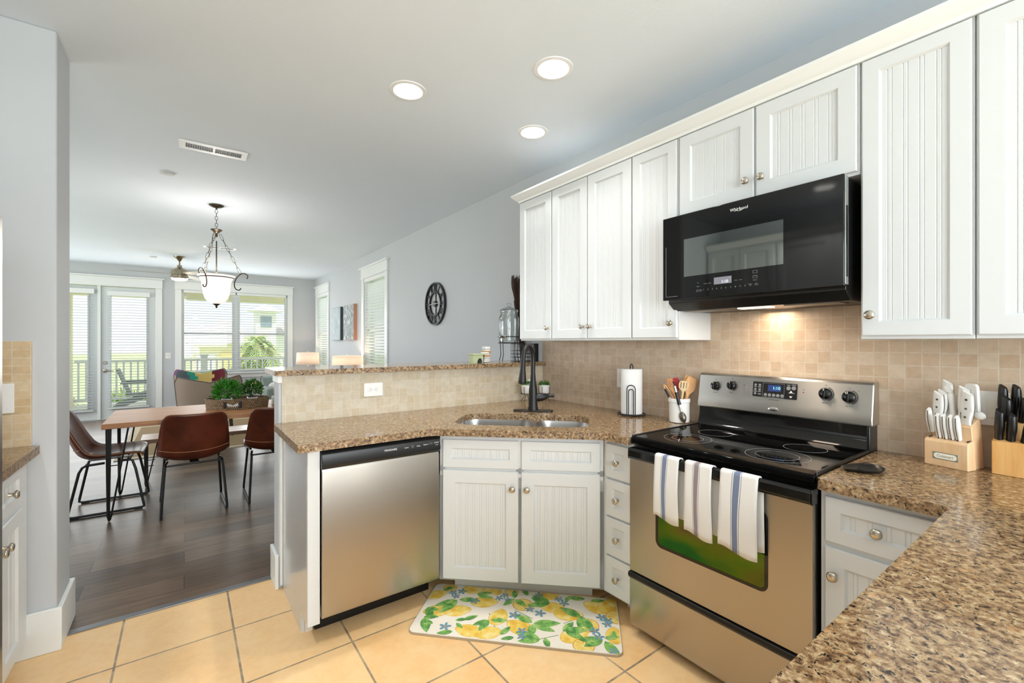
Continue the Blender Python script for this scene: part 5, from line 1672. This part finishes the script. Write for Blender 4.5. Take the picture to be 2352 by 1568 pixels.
def make_chair(label):
    t = thing('dining_chair', label, 'chair', (0, 0, 0), 0, 'brown leather dining chairs')
    #   x, z, half width, side curl, tilt of the curl direction
    prof = [(-.318, .805, .185, .030), (-.300, .76, .205, .038), (-.272, .68, .218, .046), (-.246, .60, .226, .055), (-.222, .53, .232, .066), (-.188, .462, .236, .075),
            (-.130, .424, .238, .070), (-.05, .418, .236, .055), (.05, .430, .232, .042), (.14, .442, .226, .030), (.195, .444, .220, .020), (.212, .430, .214, .012)]
    pr = bez([V((a, b_, 0)) for a, b_, _, _ in prof], 3)
    m = len(pr)
    ii = lambda k, j: prof[min(len(prof) - 1, int(k))][j] * (1 - (k - int(k))) + prof[min(len(prof) - 1, int(k) + 1)][j] * (k - int(k))
    top_, edge = [], [[], []]
    for r in range(m):
        k = r / 3; hw, cu = ii(k, 2), ii(k, 3)
        a, c = pr[max(0, r - 1)], pr[min(m - 1, r + 1)]
        tg = (c - a).normalized(); nr = V((-tg.y, 0, tg.x)) * 1.0     # towards the sitter
        if nr.x < 0 and nr.z < 0: nr = -nr
        if nr.z < 0 and abs(nr.z) > abs(nr.x): nr = -nr
        row = []
        for j in range(15):
            u = -1 + 2 * j / 14
            corner = 1.0
            if r < 3: corner = 1 - .035 * (1 - r / 3) * abs(u) ** 8
            drop = .012 * (abs(u) ** 10) * max(0, 1 - r / 3)
            p = V((pr[r].x, hw * u * corner, pr[r].y - drop)) + nr * (cu * abs(u) ** 2.4)
            row.append(p)
        top_.append(row)
        edge[0].append(row[0]); edge[1].append(row[-1])
    part('seat_shell', MB().grid(top_), leather, t, 0, True, angle=60, solid=.016)
    st = MB()
    for e in edge: st.tube(e, .0032, 5)
    st.tube(top_[0], .0032, 5); st.tube(top_[-1], .003, 5)
    st.tube([p + V((-.010, 0, -.006)) for p in top_[13]], .0022, 5)
    part('stitching', st, stitch, t, 0, True)
    for s in (-1, 1):
        y0, y1 = s * .188, s * .212
        pts = [V((.06, y0 * .92, .404)), V((.125, y0, .408)), V((.150, y0, .398)), V((.170, y0 * 1.02, .33)), V((.222, y1, .045)), V((.226, y1, .018)), V((.205, y1, .0105)), V((-.20, y1, .0105)), V((-.228, y1, .018)), V((-.226, y1, .045)), V((-.168, y0 * 1.02, .345)), V((-.150, y0, .382)), V((-.125, y0, .395)), V((-.02, y0 * .92, .398))]
        part('sled_leg', MB().tube(pts, .0095, 8), black_matte, t, 0, True)
        for xp in (.165, -.215): part('floor_pad', MB().box(xp, xp + .05, y1 - .010, y1 + .010, 0, .008), black_plastic, t, 0, True)
    part('cross_bar', MB().cyl((.13, -.188, .404), (.13, .188, .404), .007).cyl((-.135, -.188, .390), (-.135, .188, .390), .007).box(-.14, .135, -.03, .03, .396, .402), black_matte, t, 0, True)
    return t
ch = make_chair('brown leather chair at the left end of the dining table, side on')
ch.location = (-.487, 4.965, 0); ch.rotation_euler = (0, 0, R_(-1))
dup(ch, (.062, 4.545, 0), R_(92), 'brown leather chair on the near side of the table, whole back showing')
dup(ch, (.655, 4.56, 0), R_(90), 'brown leather chair half hidden behind the end of the tiled half wall')

# tray with two plants, folded cloths
TC = V((.405, 4.90, .75))
t = thing('wicker_tray', 'oval woven wicker tray with dark handles on the dining table', 'tray', TC, R_(-18))
b = MB().lathe([(.0, .004), (.235, .004), (.245, .0), (.252, .004), (.262, .082), (.264, .088), (.254, .088), (.244, .012), (0, .012)], (0, 0, 0), n=56, sc=(.66, 1))
part('basket', b, wicker, t, 0, True)
part('rim', MB().tube([(.259 * math.cos(2 * PI * i / 56), .259 * .66 * math.sin(2 * PI * i / 56), .088) for i in range(56)], .006, 8, True), wicker, t, 0, True)
for s in (-1, 1):
    b = MB()
    for x in (-.062, .062): b.box(x - .010, x + .010, s * .158 if s > 0 else -.182, .182 if s > 0 else -.158, .018, .076)
    part('handle', b, M('tray_handle', '#3f3c3a', .5, .5), t, .004, True)
    part('hand_hole', MB().prism([(q[0], s * .166, q[1]) for q in rrect(-.045, .045, .030, .062, .014)], (0, s * .0035, 0)), M('tray_liner', '#dcdcd8', .6), t, 0, True)
for lab, p, r, mats, ln, wd, sd, n in (('bright green bushy potted plant, left one in the wicker tray', (.320, 4.915, .763), (.098, .095, .100), [leaf_bright, leaf_mid, leaf_dark], .050, .013, 5, 620),
                                ('darker small-leaved potted plant, right one in the wicker tray', (.525, 4.93, .763), (.088, .088, .084), [leaf_mid, leaf_dark, leaf_pale], .026, .015, 8, 900)):
    p = V(p)
    t = thing('potted_plant', lab, 'potted plant', p, group='plants in the wicker tray')
    pot = MB().prism([(p.x - .042, p.y - .042, p.z), (p.x + .042, p.y - .042, p.z), (p.x + .042, p.y + .042, p.z), (p.x - .042, p.y + .042, p.z)], (0, 0, .075))
    pt_ = part('pot', pot, white_ceramic, t, bev=.006)
    part('pot_print', MB().text('Herb', .018, p + V((0, -.0422, .04)), XP, UP, .0002) if False else MB().box(p.x - .014, p.x + .014, p.y - .0428, p.y - .042, p.z + .030, p.z + .038), grey_print, pt_)
    part('soil', MB().box(p.x - .034, p.x + .034, p.y - .034, p.y + .034, p.z + .075, p.z + .0765), soil, pt_)
    b = leaves(MB(), p + UP * (.140 if sd == 5 else .150), r, n, ln, wd, mats, .35, sd)
    part('foliage', b, mats, t)
    b = MB(); rg = random.Random(sd)
    for i in range(14):
        b.tube([p + V((rg.uniform(-.02, .02), rg.uniform(-.02, .02), .075)), p + V((rg.uniform(-.06, .06), rg.uniform(-.06, .06), .15))], .0016, 4)
    part('stems', b, leaf_dark, t)
for i in range(4):
    z = .7505 + i * .019
    b = MB(); rows = []
    x0, x1, y0, y1 = .70, 1.02, 4.70 + .004 * i, 5.02
    b.box(x0 + .003 * (i % 2), x1, y0, y1, z, z + .0085).box(x0 + .002, x1, y0 + .002, y1, z + .0095, z + .018)
    solo('folded_cloth', b, cloth_white, ['bottom', 'second', 'third', 'top'][i] + (' white folded cloth of the stack at the right end of the dining table' if i in (0, 3) else ' white folded cloth from the bottom of the stack on the dining table'), 'cloth', 'folded white cloths on the dining table', .003)

# ------------------------------------------------------------------ living room
t = thing('area_rug', 'tan woven jute rug with a pale border in the living room', 'rug', (.7, 8.0, 0))
part('field', MB().box(-.55, 1.70, 6.88, 9.20, 0, .010), jute, t)
part('border', MB().poly_holes(rect(-.65, 1.80, 6.78, 9.30), [rect(-.55, 1.70, 6.88, 9.20)], lambda a, c, d: (a, c, d), 0, .009), rug_edge, t)

def armchair(label, loc, rz, first=None):
    if first: return dup(first, loc, rz, label)
    t = thing('patchwork_armchair', label, 'armchair', (0, 0, 0), 0, 'patchwork armchairs')
    # facing +x; back shell curved round the sitter
    def back(h, xo, w, th):
        rows = []
        n = 22
        for i in range(9):
            k = i / 8
            row = []
            for j in range(n + 1):
                u = -1 + 2 * j / n
                y = w * math.sin(u * 1.25) / math.sin(1.25) * (.90 + .10 * k)
                x = -.36 - .07 * k + .20 * abs(u) ** 2.6 + xo
                zt = h - .075 * (1 - abs(u)) ** 1.5 + .02 * abs(u) - .10 * max(0, abs(u) - .86) / .14
                row.append((x, y, .30 + (zt - .30) * k))
            rows.append(row)
        return rows
    ro, ri = back(.86, 0, .40, 0), back(.855, .075, .37, 0)
    part('back_panel', MB().grid(ro), beige_fab, t, 0, True, angle=60)
    part('welt_seam', MB().tube([V(ro[k][11]) + V((-.002, 0, 0)) for k in range(1, 6)], .004, 5), M('welt', '#2b2622', .7), t, 0, True)
    part('edge_piping', MB().tube([V(p) for p in ro[-1]], .006, 6).tube([V(r[0]) for r in ro], .006, 6).tube([V(r[-1]) for r in ro], .006, 6), M('piping', '#5b4c42', .7), t, 0, True)
    pm = lambda i, j: [[0, 0, 2, 6, 3, 5, 4], [0, 7, 2, 6, 5, 5, 5], [1, 1, 2, 3, 3, 4, 4]][0 if i < 3 else (1 if i < 5 else 2)][min(6, (j + (i % 2)) * 7 // 22)]
    part('back_cushion', MB().grid(ri, pm), patch, t, 0, True, angle=60)
    lid = [[ro[-1][j], ri[-1][j]] for j in range(23)]
    part('top_edge', MB().grid(lid, lambda i, j: (7 if i < 5 else 3 if i < 11 else 2 if i < 18 else 6)), patch, t, 0, True, angle=60)
    part('arm_edges', MB().grid([[ro[k][0], ri[k][0]] for k in range(9)]).grid([[ro[k][-1], ri[k][-1]] for k in range(9)]), beige_fab, t, 0, True)
    sb = MB(); cols_ = 6
    rows = []
    for i in range(7):
        x = -.33 + .66 * i / 6
        rows.append([(x, -.33 + .66 * j / cols_, .44 - .03 * ((i - 3) / 3) ** 4 - .02 * ((j - 3) / 3) ** 4) for j in range(cols_ + 1)])
    sb.grid(rows, lambda i, j: [3, 0, 2, 5, 4, 1][(i + 2 * j) % 6])
    part('seat_cushion', sb, patch, t, 0, True, angle=60)
    part('seat_base', MB().box(-.34, .33, -.33, .33, .26, .42), beige_fab, t, .03, True)
    for x in (-.28, .28):
        for y in (-.26, .26): part('leg', MB().cyl((x * 1.08, y * 1.08, 0), (x, y, .27), .011, .02), M('dark_leg', '#2a211b', .5), t, 0, True)
    return t
ac = armchair('patchwork armchair seen from behind, its plain beige back to the dining table', None, 0)
ac.location = (.30, 7.95, 0.010); ac.rotation_euler = (0, 0, R_(88))
armchair('patchwork armchair facing the room under the double window', (.25, 9.72, 0.0), R_(-90), ac)

t = thing('grey_armchair', 'grey-green armchair with a pillow, half hidden behind the half wall', 'armchair', (1.5, 8.7, 0))
part('back', MB().prism([(1.13, 8.86, .30), (1.13, 8.80, .30), (1.10, 8.92, .74), (1.10, 9.02, .765), (1.13, 9.05, .74)], (.74, 0, 0)), grey_fab, t, .025)
part('seat', MB().box(1.14, 1.86, 8.20, 8.95, .20, .45), grey_fab, t, .03)
part('arm', MB().box(1.09, 1.19, 8.25, 8.95, .18, .60), grey_fab, t, .03); part('arm', MB().box(1.80, 1.90, 8.25, 8.95, .18, .60), grey_fab, t, .03)
part('piping', MB().tube([(1.10, 8.915, .32), (1.085, 8.925, .60), (1.085, 8.935, .74), (1.11, 8.95, .766)], .007, 6), M('dark_piping', '#4c5552', .7), t)
for x in (1.16, 1.84):
    for y in (8.28, 8.9): part('leg', MB().cyl((x, y, .010 if y < 9.45 else 0), (x, y, .2), .018, .022), black_matte, t)
b = MB(); rows = []
for i in range(9):
    for_ = []
    for j in range(20):
        q = 2 * PI * j / 20; k = -1 + 2 * i / 8
        s = (1 - abs(k) ** 2.5) ** .5
        for_.append((1.37 + .19 * s * math.copysign(abs(math.cos(q)) ** .8, math.cos(q)), 8.84 + .07 * k, .545 + .13 * s * math.copysign(abs(math.sin(q)) ** .8, math.sin(q))))
    rows.append(for_)
b.grid(rows, cu=True)
solo('throw_pillow', b, cloth_white, 'white pillow leaning in the grey-green armchair', 'pillow', angle=60)

t = thing('shell_chair', 'white shell chair with slim legs behind the dining table', 'chair', (.80, 6.85, 0))
rows = []
for i in range(10):
    k = i / 9
    rows.append([(.80 + (.05 + .19 * math.sin(PI * .5 * k) ** .6) * math.cos(2 * PI * j / 24), 6.85 + (.05 + .19 * math.sin(PI * .5 * k) ** .6) * math.sin(2 * PI * j / 24), .40 + .16 * k ** 2) for j in range(24)])
b = MB().grid(rows, cu=True); b.add(rows[0], [tuple(range(24))])
part('shell', b, white_plastic, t, solid=.01)
for k in range(4):
    a = PI / 4 + k * PI / 2; c, s = math.cos(a), math.sin(a)
    part('leg', MB().cyl((.80 + .20 * c, 6.85 + .20 * s, .0095), (.80 + .08 * c, 6.85 + .08 * s, .41), .009, .011), black_matte, t)

def lamp(label, x, y, r, z0, z1, k):
    tb = thing('side_table', 'small white side table under the ' + k, 'side table', (x, y, 0))
    part('top', MB().box(x - .20, x + .20 if x + .2 < WX - .03 else WX - .03, y - .2, y + .2, .53, .56), trim_paint, tb, .004)
    for sx in (-.17, .10):
        for sy in (-.17, .17): part('leg', MB().box(x + sx - .018, x + sx + .018, y + sy - .018, y + sy + .018, 0, .53), trim_paint, tb)
    t = thing('table_lamp', label, 'lamp', (x, y, .56), group='lit table lamps by the long wall')
    part('base', MB().lathe([(.06, 0), (.06, .012), (.02, .02), (.028, .06), (.045, .13), (.03, .20), (.012, .24), (.010, z0 + .02 - .56), (0, z0 + .02 - .56)], (x, y, .56), n=24), white_ceramic, t)
    part('shade', MB().shell([(r, z0), (r * .94, z1)], (x, y, 0), n=40), shade_mat, t, solid=.003)
    part('finial', MB().cyl((x, y, z0 + .02), (x, y, z1 + .015), .004).sphere((x, y, z1 + .02), .009, 10, 6).cyl((x - r * .93, y, z1 - .006), (x + r * .93, y, z1 - .006), .002, n=6), nickel, t)
    l = bpy.data.lights.new('lamp_bulb', 'POINT'); l.energy = 5.5; l.color = (1, .72, .50); l.shadow_soft_size = .04
    lo = bpy.data.objects.new('lamp_bulb', l); lo.location = (x, y, (z0 + z1) / 2); COL.objects.link(lo)
lamp('lit white drum table lamp in the far right corner', 2.06, 9.93, .222, .905, 1.150, 'far corner lamp')
lamp('lit white drum table lamp under the canvases on the long wall', 2.05, 7.15, .222, .975, 1.150, 'lamp below the canvases')

# ------------------------------------------------------------------ outdoors
deck = M('deck_board', '#e6e3dc', .7)
struct('floor_porch', MB().box(-5, 5.5, FY + .15, 13.75, -.14, -.03), deck)
lawn = N('lawn'); v, _ = lawn.coord(); lawn.col(lawn.ramp(lawn.noise(v, .9, 6, .7), [(.3, srgb('#a5b884')), (.6, srgb('#bccb95')), (.75, srgb('#d9dcbc'))])); lawn.set(Roughness=.95)
g = struct('floor_lawn', MB().box(-60, 60, 13.75, 120, -1.0, -.9), lawn.m)
porch_paint = paint('porch_cream', '#fbf3d8', .6, .02); rail_white = paint('railing_white', '#eef0f2', .5, .02)
struct('ceiling_porch', MB().box(-5, 5.5, FY + .15, 13.8, 2.62, 2.74), porch_paint)
struct('trim_porch_beam', MB().box(-5, 5.5, 13.35, 13.6, 2.40, 2.62), porch_paint)
for i, x in enumerate((-2.05, 2.62)):
    t = thing('porch_post', ['cream porch post outside the left glass door', 'cream porch post outside the right side of the double window'][i], 'post', (x, 13.47, -.03), group='porch posts')
    part('shaft', MB().box(x - .09, x + .09, 13.38, 13.56, -.03, 2.41), porch_paint, t, .004)
    part('base', MB().box(x - .12, x + .12, 13.36, 13.59, -.03, .16), porch_paint, t, .004)
seg = 0
for x0, x1, lab in ((-4.9, -2.175, 'white porch railing left of the porch post'), (-1.925, .325, 'white porch railing between the glass doors and the double window'), (.475, 2.495, 'white porch railing seen through the double window')):
    t = thing('porch_railing', lab, 'railing', ((x0 + x1) / 2, 13.47, -.03), group='porch railings')
    part('top_rail', MB().box(x0, x1, 13.42, 13.52, .90, .96), rail_white, t, .005)
    part('bottom_rail', MB().box(x0, x1, 13.44, 13.50, .06, .11), rail_white, t, .004)
    n = max(1, int((x1 - x0) / .125))
    for i in range(n): 
        x = x0 + (x1 - x0) * (i + .5) / n
        part('baluster', MB().box(x - .017, x + .017, 13.452, 13.488, .10, .91), rail_white, t)
t = thing('railing_post', 'short white railing post outside the left half of the double window', 'post', (.40, 13.47, -.03))
part('shaft', MB().box(.33, .47, 13.40, 13.54, -.03, 1.02), rail_white, t, .004); part('cap', MB().box(.31, .49, 13.38, 13.56, 1.02, 1.06), rail_white, t, .006)

t = thing('adirondack_chair', 'grey slatted porch chair outside the right glass door', 'chair', (-.62, 12.3, -.03))
gw = make_wood('grey_wood', '#8d9296', '#a9adb0', (4, 30, 30), .7)
ox, oy, oz = -.80, 12.3, -.03
for i in range(5):
    y = oy - .22 + i * .11
    part('back_slat', MB().obox((ox - .12, y - .045, oz + .28), (-.20, 0, .56), (0, .09, 0), (.02, 0, .008)), gw, t)
    part('seat_slat', MB().obox((ox - .14 + .095 * i, oy - .27, oz + .27 + .018 * i), (.08, 0, .016), (0, .54, 0), (0, 0, .02)), gw, t)
for k in (-1, 1):
    part('arm', MB().obox((ox - .24, oy + k * .32 - .06, oz + .54), (.62, 0, .0), (0, .12, 0), (0, 0, .03)), gw, t)
    part('front_leg', MB().box(ox + .26, ox + .35, oy + k * .29 - .015, oy + k * .29 + .015, oz, oz + .54), gw, t)
    part('rear_leg', MB().obox((ox - .36, oy + k * .255 - .015, oz), (.68, 0, .30), (0, .03, 0), (.0, 0, .10)), gw, t)

def bush(name, label, x, y, z, rx, rz, seed, mats, n=700, ln=.25, wd=.08, group=None):
    t = thing(name, label, 'shrub', (x, y, z), group=group)
    part('foliage', leaves(MB(), (x, y, z + rz * .8), (rx, rx, rz), n, ln, wd, mats, .4, seed), mats, t)
    part('stems', MB().cyl((x, y, z), (x, y, z + rz), .05), M('bark', '#8a7a66', .9), t)
sh = [M('shrub_light', '#b4c67c', .7), M('shrub_mid', '#8fae5c', .7), M('shrub_deep', '#6f8f4a', .7)]
for i, (x, y, rx, rz) in enumerate(((-3.2, 15.2, .8, .5), (-1.3, 16.0, .7, .45), (.02, 15.0, .40, .62), (.98, 15.2, .34, .6), (2.9, 15.6, .4, .5))):
    bush('garden_shrub', ['low green shrub outside the left glass door', 'low green shrub beyond the porch chair', 'spiky green shrub behind the short railing post', 'green shrub behind the railing under the house', 'green shrub right of the palm'][i], x, y, -.9, rx, rz, 20 + i, sh, 420, .34, .05, 'garden shrubs')
bush('distant_tree', 'round distant tree on the lawn seen through the left glass door', -9.5, 42, -.9, 1.8, 1.6, 40, sh, 500, .7, .3)

# palm
PP = V((1.88, 16.4, -.9))
t = thing('palm_tree', 'bushy palm with pale green fronds seen through the right window half', 'tree', PP)
part('trunk', MB().tube([PP, PP + V((.03, 0, 1.0)), PP + V((0, 0, 2.15))], [.16, .14, .12], 12), M('palm_bark', '#a58a6a', .9), t)
rg = random.Random(5); b = MB()
for i in range(120):
    a = rg.uniform(0, 2 * PI); el = rg.uniform(-.75, 1.3); L = rg.uniform(.60, .92)
    d = V((math.cos(a) * math.cos(el), math.sin(a) * math.cos(el), math.sin(el)))
    c0 = PP + UP * rg.uniform(1.5, 2.3)
    spine = [c0 + d * L * k / 6 - UP * .55 * (k / 6) ** 2.2 for k in range(7)]
    b.mat(rg.choice((0, 0, 1, 2)))
    for k in range(1, 7):
        p = spine[k]; ax = (spine[k] - spine[k - 1]).normalized(); sd = ax.cross(UP).normalized()
        for s in (-1, 1):
            for h in (0, .5):
                pp_ = spine[k - 1].lerp(p, h); q = pp_ + (sd * s * .8 + ax * .9 - UP * .25).normalized() * .30
                b.add([pp_ - ax * .022, q, pp_ + ax * .022], [(0, 1, 2)])
    b.tube(spine, .010, 4)
part('fronds', b, [M('frond_pale', '#bccf8a', .6), M('frond_mid', '#9bb768', .6), M('frond_yellow', '#d5d39a', .6)], t)

# neighbouring houses
def house(label, x0, x1, y0, y1, z0, zw, ridge, wallm, roofm, over=.5):
    t = thing('house', label, 'house', ((x0 + x1) / 2, (y0 + y1) / 2, z0), group='houses across the lawn')
    part('walls', MB().box(x0, x1, y0, y1, z0, zw), wallm, t)
    ym = (y0 + y1) / 2; xm = (x0 + x1) / 2
    rz = [(x0 - over, y0 - over, zw), (x1 + over, y0 - over, zw), (x1 + over, y1 + over, zw), (x0 - over, y1 + over, zw)]
    inset = (y1 - y0) / 2
    r1, r2 = (x0 + inset, ym, ridge), (x1 - inset, ym, ridge)
    if x1 - x0 < y1 - y0 + .1: r1 = r2 = (xm, ym, ridge)
    part('roof', MB().add(rz + [r1, r2], [(3, 2, 1, 0), (0, 1, 5, 4), (1, 2, 5), (2, 3, 4, 5), (3, 0, 4)]), roofm, t)
    return t
hy = paint('house_yellow', '#f8eecb', .7); hw = paint('house_white', '#eeeeea', .7); rf = M('roof_grey', '#c3bdb8', .8); wn = M('house_window', '#8fa0ac', .2)
t = house('low yellow house with a pale hip roof in the left window half', .3, 3.0, 26, 31, -.9, 1.30, 2.75, hy, rf, .35)
part('garage_door', MB().box(1.45, 2.35, 25.93, 26.0, -.9, .9), paint('orange_panel', '#f0d99a', .6), t)
for x in (.6, 1.05, 2.75): part('window', MB().box(x - .16, x + .16, 25.94, 26.0, -.2, .8), hw, t)
t = house('tall white house with a square cupola in the right window half', 4.2, 8.4, 32, 38, -.9, 1.9, 3.1, hw, rf, .3)
part('cupola', MB().box(3.5, 4.6, 31.0, 32.0, 1.0, 3.25), hw, t)
part('cupola_roof', MB().add([(3.1, 30.6, 3.25), (5.0, 30.6, 3.25), (5.0, 32.4, 3.25), (3.1, 32.4, 3.25), (4.05, 31.5, 3.75)], [(3, 2, 1, 0), (0, 1, 4), (1, 2, 4), (2, 3, 4), (3, 0, 4)]), hw, t)
part('cupola_window', MB().box(3.75, 4.35, 30.95, 31.0, 2.3, 2.95), wn, t)

# outside the two side windows and the unseen openings: a hedge and the ground
struct('floor_side_yard', MB().box(WX + .15, 60, -40, 13.75, -1.0, -.9).box(-60, LL - .1, -40, 13.75, -1.0, -.9).box(LL - .1, WX + .15, -40, BY - .1, -1.0, -.9), lawn.m)
